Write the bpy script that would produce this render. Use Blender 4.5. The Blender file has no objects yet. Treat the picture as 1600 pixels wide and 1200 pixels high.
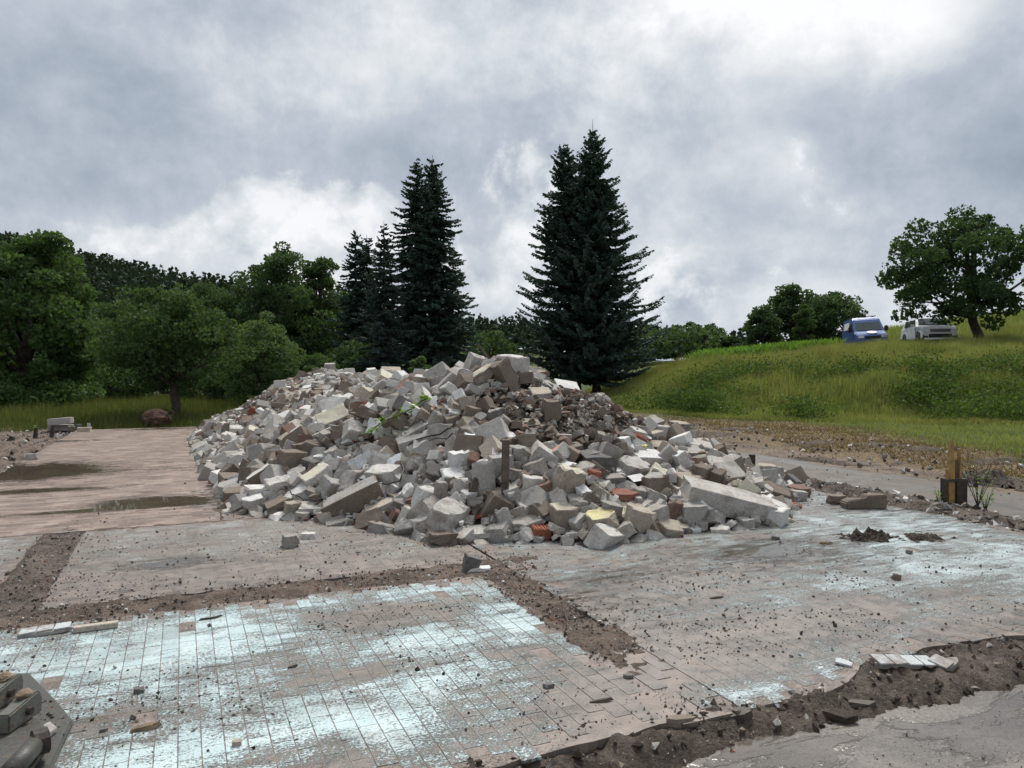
import bpy, bmesh, math, random
import numpy as np
from mathutils import Vector, Matrix, Euler

SC = bpy.context.scene
COL = SC.collection
R = math.radians

# ------------------------------------------------------------------ camera
CAM_H, FPX, PITCH = 1.65, 1180.0, R(1.07)
cam_data = bpy.data.cameras.new('camera')
cam_data.sensor_width = 36.0
cam_data.lens = FPX / 1600.0 * 36.0
cam_data.clip_start, cam_data.clip_end = 0.05, 6000.0
cam = bpy.data.objects.new('camera', cam_data)
COL.objects.link(cam)
cam.location = (0, 0, CAM_H)
cam.rotation_euler = (math.pi / 2 - PITCH, 0, 0)
SC.camera = cam

# ------------------------------------------------------------------ exposure and render settings
SC.view_settings.view_transform = 'Standard'
SC.view_settings.look = 'None'
SC.view_settings.exposure = 0.50
SC.view_settings.gamma = 1.0
SC.view_settings.use_curve_mapping = False
SC.render.engine = 'CYCLES'
SC.cycles.use_denoising = True
SC.cycles.use_adaptive_sampling = True
SC.cycles.adaptive_threshold = 0.03
SC.cycles.max_bounces = 4
SC.cycles.diffuse_bounces = 2
SC.cycles.glossy_bounces = 2
SC.cycles.transmission_bounces = 4
SC.cycles.transparent_max_bounces = 6
SC.cycles.sample_clamp_indirect = 4.0

# ------------------------------------------------------------------ node builder
class NB:
    def __init__(self, tree):
        self.t = tree
        for n in list(tree.nodes):
            tree.nodes.remove(n)
    def n(self, kind, **props):
        nd = self.t.nodes.new(kind)
        for k, v in props.items():
            setattr(nd, k, v)
        return nd
    def link(self, a, b):
        self.t.links.new(a, b)
    def put(self, sock, v):
        if v is None:
            return
        if isinstance(v, bpy.types.NodeSocket):
            self.t.links.new(v, sock)
        else:
            if isinstance(v, (tuple, list)) and sock.type == 'RGBA' and len(v) == 3:
                v = (*v, 1.0)
            sock.default_value = v
    def m(self, op, a, b=None, c=None, clamp=False):
        nd = self.n('ShaderNodeMath', operation=op, use_clamp=clamp)
        for i, v in enumerate((a, b, c)):
            if v is not None:
                self.put(nd.inputs[i], v)
        return nd.outputs[0]
    def vm(self, op, a, b=None):
        nd = self.n('ShaderNodeVectorMath', operation=op)
        self.put(nd.inputs[0], a)
        if b is not None:
            self.put(nd.inputs[3] if op == 'SCALE' else nd.inputs[1], b)
        return nd.outputs['Value'] if op in ('LENGTH', 'DOT_PRODUCT', 'DISTANCE') else nd.outputs[0]
    def vma(self, a, b, c):
        nd = self.n('ShaderNodeVectorMath', operation='MULTIPLY_ADD')
        for i, v in enumerate((a, b, c)):
            self.put(nd.inputs[i], v)
        return nd.outputs[0]
    def gauss_sum(self, vec, items, start=0.0):
        acc = start
        for (cx, cy, rx, ry, amt) in items:
            q = self.vma(vec, (1 / rx, 1 / ry, 0.0), (-cx / rx, -cy / ry, 0.0))
            g = self.m('POWER', 0.36788, self.vm('DOT_PRODUCT', q, q))
            acc = self.m('MULTIPLY_ADD', g, amt, acc)
        return acc
    def xyz(self, x, y, z):
        nd = self.n('ShaderNodeCombineXYZ')
        for i, v in enumerate((x, y, z)):
            self.put(nd.inputs[i], v)
        return nd.outputs[0]
    def sep(self, v):
        nd = self.n('ShaderNodeSeparateXYZ')
        self.put(nd.inputs[0], v)
        return nd.outputs
    def pos(self):
        return self.n('ShaderNodeNewGeometry').outputs['Position']
    def noise(self, vec, scale, detail=4.0, rough=0.5, dist=0.0):
        nd = self.n('ShaderNodeTexNoise')
        if vec is not None:
            self.put(nd.inputs['Vector'], vec)
        nd.inputs['Scale'].default_value = scale
        nd.inputs['Detail'].default_value = detail
        nd.inputs['Roughness'].default_value = rough
        nd.inputs['Distortion'].default_value = dist
        return nd.outputs[0]
    def voro(self, vec, scale, feature='F1'):
        nd = self.n('ShaderNodeTexVoronoi', feature=feature)
        if vec is not None:
            self.put(nd.inputs['Vector'], vec)
        nd.inputs['Scale'].default_value = scale
        return nd
    def ss(self, v, lo, hi, a=0.0, b=1.0):
        nd = self.n('ShaderNodeMapRange', interpolation_type='SMOOTHSTEP')
        for i, x in enumerate((v, lo, hi, a, b)):
            self.put(nd.inputs[i], x)
        return nd.outputs[0]
    def mix(self, f, a, b, mode='MIX'):
        nd = self.n('ShaderNodeMix', data_type='RGBA', blend_type=mode)
        self.put(nd.inputs[0], f)
        self.put(nd.inputs[6], a)
        self.put(nd.inputs[7], b)
        return nd.outputs[2]
    def ramp(self, f, stops):
        nd = self.n('ShaderNodeValToRGB')
        el = nd.color_ramp.elements
        while len(el) < len(stops):
            el.new(0.5)
        for e, (p, c) in zip(el, stops):
            e.position = p
            e.color = (*c, 1.0)
        self.put(nd.inputs[0], f)
        return nd.outputs[0]
    def bump(self, h, strength=0.5, dist=0.02):
        nd = self.n('ShaderNodeBump')
        nd.inputs['Strength'].default_value = strength
        nd.inputs['Distance'].default_value = dist
        self.put(nd.inputs['Height'], h)
        return nd.outputs[0]

# ------------------------------------------------------------------ world: grey broken cloud, brightest at the upper right of centre
SUN_AZ, SUN_EL = R(10), R(56)            # azimuth clockwise from +Y
world = bpy.data.worlds.new('World')
SC.world = world
world.use_nodes = True
def build_world():
    b = NB(world.node_tree)
    d = b.n('ShaderNodeTexCoord').outputs['Generated']
    x, y, z = b.sep(d)
    az = b.m('ARCTAN2', x, y)
    el = b.m('ARCSINE', z)
    sky = b.n('ShaderNodeTexSky', sky_type='NISHITA')
    sky.sun_disc = False
    sky.sun_elevation = SUN_EL
    sky.sun_rotation = SUN_AZ
    sky.air_density, sky.dust_density, sky.ozone_density = 1.0, 1.5, 1.0
    clear = b.vm('SCALE', sky.outputs[0], 0.09)
    zc = b.m('ADD', b.m('MAXIMUM', z, 0.0), 0.30)
    deck = b.xyz(b.m('DIVIDE', x, zc), b.m('DIVIDE', y, zc), b.m('MULTIPLY', z, 2.0))
    n1 = b.noise(deck, 1.25, 5, 0.52, 0.15)
    n2 = b.noise(d, 6.5, 7, 0.65, 0.10)
    n1c, wob = b.m('SUBTRACT', n1, 0.5), b.m('SUBTRACT', n2, 0.5)
    ang = b.vma(b.xyz(wob, n1c, 0.0), (0.22, 0.22, 0.0), b.xyz(az, el, 0.0))
    def px_item(px, py, rx, ry, amp):
        return (math.atan((px - 800) / FPX), (578 - py) / FPX, rx / FPX, ry / FPX, amp)
    v = b.m('MULTIPLY_ADD', n1c, 1.35, 0.52)
    v = b.m('MULTIPLY_ADD', wob, 1.15, v)
    v = b.gauss_sum(ang, [px_item(*i) for i in (
        (1180, 40, 210, 160, 0.42), (1430, 85, 130, 55, 0.20), (900, 330, 330, 150, 0.12), (560, 110, 230, 45, 0.10),
        (1290, 180, 150, 130, -0.26), (1430, 340, 300, 110, -0.14), (1580, 130, 90, 190, -0.18), (170, 180, 330, 120, -0.16),
        (330, 20, 300, 60, -0.08), (150, 300, 220, 40, -0.06), (1130, 420, 160, 90, 0.14), (640, 235, 170, 70, -0.08), (760, 130, 230, 110, -0.17), (250, 130, 300, 140, -0.06))], v)
    col = b.ramp(v, [(0.0, (0.275, 0.325, 0.395)), (0.28, (0.375, 0.428, 0.508)), (0.5, (0.490, 0.540, 0.610)),
                     (0.72, (0.680, 0.715, 0.755)), (1.0, (0.93, 0.94, 0.955))])
    # heaped white cloud low over the trees
    cn = b.noise(d, 13.0, 6, 0.60, 0.1)
    cnc = b.m('SUBTRACT', cn, 0.5)
    heap = b.gauss_sum(b.vma(b.xyz(wob, n1c, 0.0), (0.05, 0.05, 0.0), b.xyz(az, el, 0.0)), [px_item(*i) for i in (
        (390, 335, 65, 42, 1.0), (480, 372, 130, 38, 0.75), (568, 335, 60, 42, 1.05), (230, 385, 150, 26, 0.55), (850, 240, 60, 36, 0.5),
        (800, 300, 90, 60, 0.45), (1010, 470, 130, 60, 0.5), (760, 430, 110, 80, 0.5))], 0.0)
    field = b.m('ADD', heap, b.m('MULTIPLY_ADD', cnc, 1.3, b.m('MULTIPLY', wob, 0.9)))
    cm = b.ss(field, 0.26, 0.52)
    shade = b.m('ADD', b.m('MULTIPLY_ADD', cnc, 1.5, 0.5), b.m('MULTIPLY', b.m('SUBTRACT', field, 0.5), 0.25))
    ccol = b.ramp(shade, [(0.2, (0.45, 0.50, 0.56)), (0.5, (0.66, 0.70, 0.74)), (0.78, (0.90, 0.91, 0.93))])
    col = b.mix(b.m('MULTIPLY', cm, 0.85), col, ccol)
    gap = b.ss(n1, 0.40, 0.30)
    col = b.mix(b.m('MULTIPLY', gap, 0.25), col, clear)
    low = b.ss(el, -0.02, 0.12)
    col = b.mix(b.m('MULTIPLY', b.m('SUBTRACT', 1.0, low), 0.4), col, (0.54, 0.59, 0.65))
    bg = b.n('ShaderNodeBackground')
    b.put(bg.inputs[0], col)
    bg.inputs[1].default_value = 0.75
    out = b.n('ShaderNodeOutputWorld')
    b.link(bg.outputs[0], out.inputs[0])
build_world()
world.cycles.sampling_method = 'MANUAL'
world.cycles.sample_map_resolution = 512

# ------------------------------------------------------------------ sun behind thin cloud
sun_d = bpy.data.lights.new('sun', 'SUN')
sun_d.energy = 3.0
sun_d.angle = R(20)
sun_d.color = (1.0, 0.965, 0.91)
sun = bpy.data.objects.new('sun', sun_d)
COL.objects.link(sun)
to_sun = Vector((math.sin(SUN_AZ) * math.cos(SUN_EL), math.cos(SUN_AZ) * math.cos(SUN_EL), math.sin(SUN_EL)))
sun.rotation_euler = to_sun.to_track_quat('Z', 'Y').to_euler()

# ------------------------------------------------------------------ helpers
CP, SP = math.cos(PITCH), math.sin(PITCH)
def ray(px, py):
    a, c = px - 800.0, 600.0 - py
    v = np.array([a, FPX * CP + c * SP, -FPX * SP + c * CP])
    return v / v[1]                     # per metre of depth Y
def at_depth(px, py, Y):
    r = ray(px, py)
    return np.array([r[0] * Y, Y, CAM_H + r[2] * Y])
def on_ground(px, py, z=0.0):
    r = ray(px, py)
    Y = (z - CAM_H) / r[2]
    return r[0] * Y, Y
def project(x, y, z):
    dz = z - CAM_H
    f = y * CP - dz * SP
    u = y * SP + dz * CP
    return 800 + FPX * x / f, 600 - FPX * u / f

_rs = np.random.RandomState(11)
_LAT = _rs.rand(64, 64)
def vnoise(x, y):
    xi, yi = np.floor(x).astype(int), np.floor(y).astype(int)
    fx, fy = x - xi, y - yi
    fx, fy = fx * fx * (3 - 2 * fx), fy * fy * (3 - 2 * fy)
    a, b_ = _LAT[xi % 64, yi % 64], _LAT[(xi + 1) % 64, yi % 64]
    c, d_ = _LAT[xi % 64, (yi + 1) % 64], _LAT[(xi + 1) % 64, (yi + 1) % 64]
    return (a * (1 - fx) + b_ * fx) * (1 - fy) + (c * (1 - fx) + d_ * fx) * fy
def fbm(x, y, oct=4, rough=0.5):
    x, y = np.asarray(x, float), np.asarray(y, float)
    s, amp, tot = 0.0, 1.0, 0.0
    for o in range(oct):
        s = s + amp * vnoise(x * 2 ** o + 17.3 * o, y * 2 ** o + 9.1 * o)
        tot += amp
        amp *= rough
    return s / tot
def sstep(a, b_, v):
    t = np.clip((np.asarray(v, float) - a) / (b_ - a), 0, 1)
    return t * t * (3 - 2 * t)

def mesh_np(name, verts, faces, mats, midx=None, smooth=False):
    """verts (N,3), faces (M,k) array with constant k"""
    verts = np.asarray(verts, np.float32)
    faces = np.asarray(faces, np.int32)
    me = bpy.data.meshes.new(name)
    M, k = faces.shape
    me.vertices.add(len(verts))
    me.vertices.foreach_set('co', verts.ravel())
    me.loops.add(M * k)
    me.loops.foreach_set('vertex_index', faces.ravel())
    me.polygons.add(M)
    me.polygons.foreach_set('loop_start', np.arange(0, M * k, k, dtype=np.int32))
    for m_ in (mats if isinstance(mats, (list, tuple)) else [mats]):
        me.materials.append(m_)
    if midx is not None:
        me.polygons.foreach_set('material_index', np.asarray(midx, np.int32))
    me.update(calc_edges=True)
    me.polygons.foreach_set('use_smooth', np.full(M, bool(smooth)))
    me.validate()
    return me
def vattr(me, name, vals):
    a = me.attributes.new(name, 'FLOAT', 'POINT')
    a.data.foreach_set('value', np.asarray(vals, np.float32))
def vcol(me, name, vals):
    a = me.attributes.new(name, 'FLOAT_COLOR', 'POINT')
    v = np.ones((len(vals), 4), np.float32)
    v[:, :3] = vals
    a.data.foreach_set('color', v.ravel())
def link(name, data, parent=None, loc=None, rot=None, scale=None):
    o = bpy.data.objects.new(name, data)
    COL.objects.link(o)
    if parent is not None:
        o.parent = parent
    if loc is not None:
        o.location = loc
    if rot is not None:
        o.rotation_euler = rot
    if scale is not None:
        o.scale = scale
    return o
def tag(o, label=None, cat=None, group=None, kind=None):
    for k, v in (('label', label), ('category', cat), ('group', group), ('kind', kind)):
        if v:
            o[k] = v
    return o
def empty(name, loc, rz=0.0):
    o = link(name, None, None, loc, (0, 0, rz))
    o.empty_display_size = 0.2
    return o
def bm_mesh(name, bm, mats, smooth=False):
    me = bpy.data.meshes.new(name)
    bm.to_mesh(me)
    bm.free()
    for m_ in (mats if isinstance(mats, (list, tuple)) else [mats]):
        me.materials.append(m_)
    if smooth:
        me.polygons.foreach_set('use_smooth', np.ones(len(me.polygons), bool))
    return me
def bm_box(bm, cx, cy, cz, sx, sy, sz, rot=None):
    M_ = Matrix.Translation((cx, cy, cz)) @ (rot.to_4x4() if rot is not None else Matrix()) @ Matrix.Diagonal((sx, sy, sz, 1))
    return bmesh.ops.create_cube(bm, size=1.0, matrix=M_)['verts']
def bm_tube(bm, pts, rads, n=6, cap=True):
    rings = []
    pts = [Vector(p) for p in pts]
    for i, p in enumerate(pts):
        t = (pts[min(i + 1, len(pts) - 1)] - pts[max(i - 1, 0)]).normalized()
        ref = Vector((1, 0, 0)) if abs(t.x) < 0.8 else Vector((0, 1, 0))
        u = t.cross(ref).normalized()
        w = t.cross(u)
        r = rads[i] if isinstance(rads, (list, tuple)) else rads
        rings.append([bm.verts.new(p + (u * math.cos(2 * math.pi * k / n) + w * math.sin(2 * math.pi * k / n)) * r) for k in range(n)])
    for a, c in zip(rings, rings[1:]):
        for k in range(n):
            bm.faces.new((a[k], a[(k + 1) % n], c[(k + 1) % n], c[k]))
    if cap:
        bm.faces.new(rings[0][::-1])
        bm.faces.new(rings[-1])

# ------------------------------------------------------------------ building axes: s runs along the front edge, t runs away to the back left
BX, AX = np.array([0.9165, 0.40]), np.array([-0.40, 0.9165])
O2 = np.array(on_ground(765, 888))
def to_st(x, y):
    dx, dy = np.asarray(x) - O2[0], np.asarray(y) - O2[1]
    return dx * BX[0] + dy * BX[1], dx * AX[0] + dy * AX[1]
def from_st(s, t):
    return O2[0] + s * BX[0] + t * AX[0], O2[1] + s * BX[1] + t * AX[1]
YAW = math.atan2(BX[1], BX[0])
S_L, S_R, T_F, T_B = -5.0, 5.58, -2.93, 18.0
def front_edge(s):
    """ragged broken front edge of the floor"""
    s = np.asarray(s, float)
    bay = sstep(0.75, 1.25, s) * (1 - sstep(2.0, 3.1, s))
    return T_F + 0.20 * bay + 0.16 * np.maximum(0, fbm(s * 2.3 + 3, s * 0 + 1.7, 4, .6) - .42)

def poly_dist(x, y, P):
    """signed distance to a closed polygon, positive inside"""
    x, y = np.asarray(x, float), np.asarray(y, float)
    best = np.full(x.shape, 1e9)
    inside = np.zeros(x.shape, bool)
    n = len(P)
    for i in range(n):
        ax, ay = P[i]
        bx, by = P[(i + 1) % n]
        ex, ey = bx - ax, by - ay
        tt = np.clip(((x - ax) * ex + (y - ay) * ey) / (ex * ex + ey * ey), 0, 1)
        dd = np.hypot(x - ax - tt * ex, y - ay - tt * ey)
        best = np.minimum(best, dd)
        c = ((ay > y) != (by > y)) & (x < (bx - ax) * (y - ay) / (by - ay + 1e-12) + ax)
        inside ^= c
    return np.where(inside, best, -best)
# ------------------------------------------------------------------ materials
def new_mat(name):
    m_ = bpy.data.materials.new(name)
    m_.use_nodes = True
    return m_, NB(m_.node_tree)
def finish(b, color, rough=0.8, normal=None, spec=0.5, metallic=0.0, alpha=None):
    p = b.n('ShaderNodeBsdfPrincipled')
    b.put(p.inputs['Base Color'], color)
    b.put(p.inputs['Roughness'], rough)
    p.inputs['Specular IOR Level'].default_value = spec
    p.inputs['Metallic'].default_value = metallic
    if normal is not None:
        b.link(normal, p.inputs['Normal'])
    o = b.n('ShaderNodeOutputMaterial')
    b.link(p.outputs[0], o.inputs[0])
    return p
def plain(name, col, rough=0.7, var=0.25, scale=6.0, bump=0.0, metallic=0.0, spec=0.4):
    m_, b = new_mat(name)
    p = b.n('ShaderNodeTexCoord').outputs['Object']
    n = b.noise(p, scale, 5, 0.6)
    c = b.mix(b.ss(n, 0.3, 0.7), tuple(x * (1 - var) for x in col), tuple(min(1, x * (1 + var)) for x in col))
    nr = b.bump(b.noise(p, scale * 5, 4, 0.6), bump, 0.01) if bump else None
    finish(b, c, rough, nr, spec, metallic)
    return m_

def st_nodes(b):
    x, y, z = b.sep(b.pos())
    dx, dy = b.m('SUBTRACT', x, float(O2[0])), b.m('SUBTRACT', y, float(O2[1]))
    s = b.m('ADD', b.m('MULTIPLY', dx, float(BX[0])), b.m('MULTIPLY', dy, float(BX[1])))
    t = b.m('ADD', b.m('MULTIPLY', dx, float(AX[0])), b.m('MULTIPLY', dy, float(AX[1])))
    return s, t
def patch_sum(b, s, t, patches):
    """soft stains at fixed places of the floor: (s, t, rs, rt, amount)"""
    return b.gauss_sum(b.xyz(s, t, 0.0), patches)
def pst(px, py):
    return [float(v) for v in to_st(*on_ground(px, py))]
def patches_px(lst):
    return [(*pst(px, py), rs, rt, amt) for (px, py, rs, rt, amt) in lst]

MUD_PATCH = patches_px([(600, 960, 0.55, 0.28, 0.34), (330, 1100, 0.5, 0.12, 0.10), (700, 1030, 0.6, 0.14, 0.10), (930, 1080, 0.7, 0.35, 0.26),
                        (1000, 1130, 0.5, 0.2, 0.22), (420, 1180, 0.35, 0.10, 0.18), (540, 1190, 0.22, 0.1, 0.22), (150, 1150, 0.3, 0.2, 0.05),
                        (500, 1060, 0.4, 0.12, 0.14), (1130, 1000, 0.9, 0.35, 0.20), (1330, 960, 0.8, 0.25, 0.16), (1500, 985, 0.6, 0.2, 0.14),
                        (1000, 920, 0.8, 0.4, 0.10), (950, 960, 0.3, 0.5, 0.18), (1150, 880, 0.6, 0.5, 0.06), (60, 930, 0.5, 0.8, 0.30),
                        (250, 905, 0.9, 0.35, 0.12), (440, 880, 0.6, 0.5, 0.14), (760, 870, 0.8, 0.3, 0.16),
                        (230, 1010, 0.9, 0.4, -0.16), (640, 1100, 0.5, 0.28, -0.17), (760, 985, 0.7, 0.22, -0.15), (330, 1000, 0.4, 0.4, -0.08), (300, 1190, 0.8, 0.18, -0.14),
                        (1170, 1080, 0.45, 0.16, -0.20), (1500, 880, 1.0, 0.7, -0.16), (1400, 820, 1.2, 0.8, -0.16), (1130, 850, 0.8, 0.5, -0.05), (1300, 930, 0.8, 0.3, -0.08)])
WET_PATCH = patches_px([(40, 737, 1.0, 1.1, 1.5), (240, 785, 0.7, 0.42, 1.35), (40, 768, 1.0, 0.25, 0.9), (110, 800, 1.6, 0.10, 0.7), (80, 690, 0.9, 0.3, 0.8),
                        (270, 880, 0.35, 0.22, 0.75), (250, 670, 1.2, 0.5, 0.6), (200, 735, 1.5, 0.4, 0.25), (1250, 860, 1.2, 0.6, 0.42), (1450, 800, 1.0, 1.2, 0.35),
                        (900, 940, 0.5, 0.4, 0.35), (950, 900, 0.5, 0.3, 0.4), (1180, 860, 0.5, 0.25, 0.45)])

def floor_mat(name, ramp_cols, mud_bias=0.0, mud_col=(0.152, 0.120, 0.098), grain=1.0, box=None):
    """tile or paver with a worn glaze under smeared mud and damp"""
    m_, b = new_mat(name)
    s, t = st_nodes(b)
    P = b.xyz(s, t, 0.0)
    geo = b.n('ShaderNodeNewGeometry')
    oi = b.n('ShaderNodeObjectInfo')
    rnd = b.m('FRACT', b.m('ADD', geo.outputs['Random Per Island'], b.m('MULTIPLY', oi.outputs['Random'], 7.31)))
    tile = b.ramp(rnd, [(i / (len(ramp_cols) - 1), c) for i, c in enumerate(ramp_cols)])
    fine = b.noise(b.vm('MULTIPLY', P, (1.0, 1.5, 1.0)), 58 * grain, 5, 0.8)
    mid = b.noise(P, 9, 4, 0.6, 0.4)
    big = b.noise(P, 1.9, 4, 0.55, 0.6)
    strk = b.noise(b.vm('MULTIPLY', P, (1.4, 6.0, 1.0)), 2.2, 5, 0.62, 0.5)
    tile = b.mix(b.m('MULTIPLY', b.ss(fine, 0.50, 0.72), 0.55), tile, tuple(min(0.9, 0.22 + 0.75 * c) for c in ramp_cols[0]))
    q = b.m('ADD', b.m('MULTIPLY_ADD', fine, 1.9, -0.475), b.m('ADD', b.m('MULTIPLY', mid, 0.42), b.m('MULTIPLY_ADD', big, 0.62, -0.16)))
    q = b.m('ADD', q, b.m('ADD', b.m('MULTIPLY', strk, 0.50), b.m('MULTIPLY', b.m('SUBTRACT', rnd, 0.5), 0.06)))
    box = box or (-20, 20, -20, 20)
    inside = lambda l: [i for i in l if box[0] - 1.5 * i[2] < i[0] < box[1] + 1.5 * i[2] and box[2] - 1.5 * i[3] < i[1] < box[3] + 1.5 * i[3]]
    q = b.gauss_sum(P, inside(MUD_PATCH), b.m('ADD', q, mud_bias))
    film = b.m('MULTIPLY', b.ss(q, 0.97, 1.15), 0.95)
    mcol = b.mix(b.ss(b.m('ADD', b.m('MULTIPLY', mid, .6), b.m('MULTIPLY', strk, .4)), 0.36, 0.64), tuple(c * 0.66 for c in mud_col), tuple(c * 1.25 for c in mud_col))
    mcol = b.mix(b.m('MULTIPLY', b.ss(b.noise(P, 3.1, 4, 0.6), 0.5, 0.7), 0.5), mcol, (0.190, 0.142, 0.114))
    mcol = b.mix(b.m('MULTIPLY', b.ss(b.noise(P, 75, 4, 0.7), 0.57, 0.66), 0.75), mcol, (0.085, 0.068, 0.058))
    col = b.mix(film, tile, mcol)
    blot = b.noise(b.vm('MULTIPLY', P, (0.8, 2.6, 1.0)), 1.25, 5, 0.66, 0.8)
    col = b.mix(b.m('MULTIPLY', b.ss(blot, 0.46, 0.66), 0.62), col, b.mix(1.0, col, (0.56, 0.52, 0.49), 'MULTIPLY'))
    grit = b.m('MULTIPLY', b.ss(b.noise(P, 30, 5, 0.78), 0.55, 0.66), b.ss(blot, 0.40, 0.62))
    col = b.mix(b.m('MULTIPLY', grit, 0.7), col, (0.075, 0.058, 0.047))
    wet = b.gauss_sum(P, inside(WET_PATCH), b.m('MULTIPLY', b.m('SUBTRACT', strk, 0.47), 1.7))
    pud = b.ss(wet, 0.50, 0.62)
    damp = b.ss(wet, 0.05, 0.5)
    col = b.mix(b.m('MULTIPLY', damp, 0.42), col, b.mix(1.0, col, (0.42, 0.40, 0.38), 'MULTIPLY'))
    col = b.mix(b.m('MULTIPLY', pud, 0.8), col, (0.060, 0.050, 0.036))
    rough = b.m('ADD', 0.42, b.m('MULTIPLY', b.m('SUBTRACT', mid, 0.5), 0.5))
    rough = b.m('SUBTRACT', rough, b.m('MULTIPLY', damp, 0.20))
    rough = b.m('MAXIMUM', b.m('MULTIPLY', rough, b.m('SUBTRACT', 1.0, b.m('MULTIPLY', pud, 0.93))), 0.03)
    hgt = b.m('MULTIPLY', b.m('ADD', b.m('MULTIPLY', film, 0.6), b.m('MULTIPLY', b.noise(P, 90, 4, 0.65), 0.5)), b.m('SUBTRACT', 1.0, pud))
    finish(b, col, rough, b.bump(hgt, 0.8, 0.008), 0.45)
    return m_
TURQ = [(0.44, 0.56, 0.575), (0.50, 0.61, 0.62), (0.42, 0.53, 0.54), (0.53, 0.635, 0.64), (0.48, 0.575, 0.575)]
M_TILE = floor_mat('turquoise_tile', TURQ, -0.055, box=(-5.4, -.1, -2.95, -.1))
M_TILE_B = floor_mat('smeared_tile', [(0.42, 0.495, 0.50), (0.39, 0.46, 0.465), (0.45, 0.525, 0.525)], 0.04, (0.165, 0.134, 0.113), box=(0.1, 5.6, -2.95, 6))
M_TILE_C = floor_mat('dull_tile', [(0.46, 0.475, 0.45), (0.49, 0.50, 0.475), (0.43, 0.45, 0.43)], 0.06, (0.185, 0.149, 0.124), box=(-6.6, .2, .2, 3))
M_PAVER = floor_mat('pink_paver', [(0.30, 0.215, 0.175), (0.165, 0.115, 0.092), (0.36, 0.27, 0.22), (0.235, 0.165, 0.135), (0.40, 0.31, 0.255), (0.20, 0.15, 0.122)], -0.16, (0.235, 0.178, 0.145), box=(-5, -1.9, 3, 18))
M_GROUT = floor_mat('grout', [(0.33, 0.28, 0.25), (0.30, 0.25, 0.22), (0.36, 0.31, 0.28)], 0.10, (0.20, 0.158, 0.132))

def soil_mat(name, c0, c1, flecks=True, rough=0.9, wet=0.0):
    m_, b = new_mat(name)
    P = b.pos()
    n = b.noise(P, 4, 6, 0.65)
    f = b.noise(P, 45, 5, 0.7)
    col = b.mix(b.ss(b.m('ADD', b.m('MULTIPLY', n, 0.6), b.m('MULTIPLY', f, 0.4)), 0.38, 0.62), c0, c1)
    if flecks:
        v = b.voro(P, 55)
        pick = b.m('GREATER_THAN', b.sep(v.outputs['Color'])[0], 0.86)
        dot = b.m('MULTIPLY', b.m('LESS_THAN', v.outputs['Distance'], 0.22), pick)
        col = b.mix(b.m('MULTIPLY', dot, 0.75), col, (0.42, 0.38, 0.34))
    r = b.m('SUBTRACT', rough, b.m('MULTIPLY', b.ss(n, 0.5, 0.7), wet))
    finish(b, col, r, b.bump(b.m('ADD', f, b.m('MULTIPLY', b.noise(P, 130, 4, 0.7), 0.7)), 1.0, 0.035), 0.3)
    return m_
M_SOIL = soil_mat('trench_soil', (0.098, 0.073, 0.057), (0.255, 0.193, 0.153))
M_RUBBLESOIL = soil_mat('gap_shade_rubble_soil', (0.045, 0.036, 0.030), (0.165, 0.134, 0.110))  # soil darkened so its colour carries the shade in gaps between blocks
M_DARKSOIL = soil_mat('dark_wet_soil', (0.034, 0.026, 0.021), (0.125, 0.095, 0.074), False, 0.8, 0.3)
M_EDGESOIL = soil_mat('brown_trench_soil', (0.050, 0.038, 0.030), (0.185, 0.145, 0.115), True, 0.85, 0.3)
M_CRUST = soil_mat('dried_mud', (0.095, 0.074, 0.060), (0.235, 0.187, 0.155), True, 0.85, 0.2)
M_TURNED = soil_mat('turned_earth', (0.055, 0.042, 0.032), (0.165, 0.125, 0.092), True)

def concrete_yard_mat():
    m_, b = new_mat('wet_yard_concrete')
    P = b.pos()
    s, t = st_nodes(b)
    n = b.noise(P, 1.6, 5, 0.6, 0.5)
    f = b.noise(P, 60, 5, 0.7)
    st = b.noise(b.vm('MULTIPLY', b.xyz(s, t, 0.0), (1.0, 2.5, 1.0)), 1.8, 5, 0.6, 0.6)
    col = b.mix(b.ss(n, 0.35, 0.68), (0.082, 0.070, 0.061), (0.175, 0.152, 0.132))
    col = b.mix(b.m('MULTIPLY', b.ss(f, 0.52, 0.60), 0.8), col, (0.055, 0.048, 0.043))
    col = b.mix(b.m('MULTIPLY', b.ss(b.noise(P, 110, 3, 0.6), 0.60, 0.68), 0.5), col, (0.38, 0.35, 0.32))
    pud = b.ss(b.m('ADD', st, patch_sum(b, s, t, [(*pst(1200, 1165), 0.5, 0.16, 0.2), (*pst(1590, 1110), 0.7, 0.3, 0.2), (*pst(1450, 1180), 0.4, 0.2, -0.1)])), 0.54, 0.64)
    col = b.mix(b.m('MULTIPLY', pud, 0.35), col, (0.11, 0.094, 0.080))
    rough = b.m('ADD', 0.06, b.m('MULTIPLY', b.m('SUBTRACT', 1.0, pud), b.m('ADD', 0.30, b.m('MULTIPLY', f, 0.3))))
    h = b.m('MULTIPLY', b.m('ADD', f, n), b.m('SUBTRACT', 1.0, b.m('MULTIPLY', pud, 0.97)))
    finish(b, col, rough, b.bump(h, 0.5, 0.012), 0.5)
    return m_
M_YARD = concrete_yard_mat()

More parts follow.
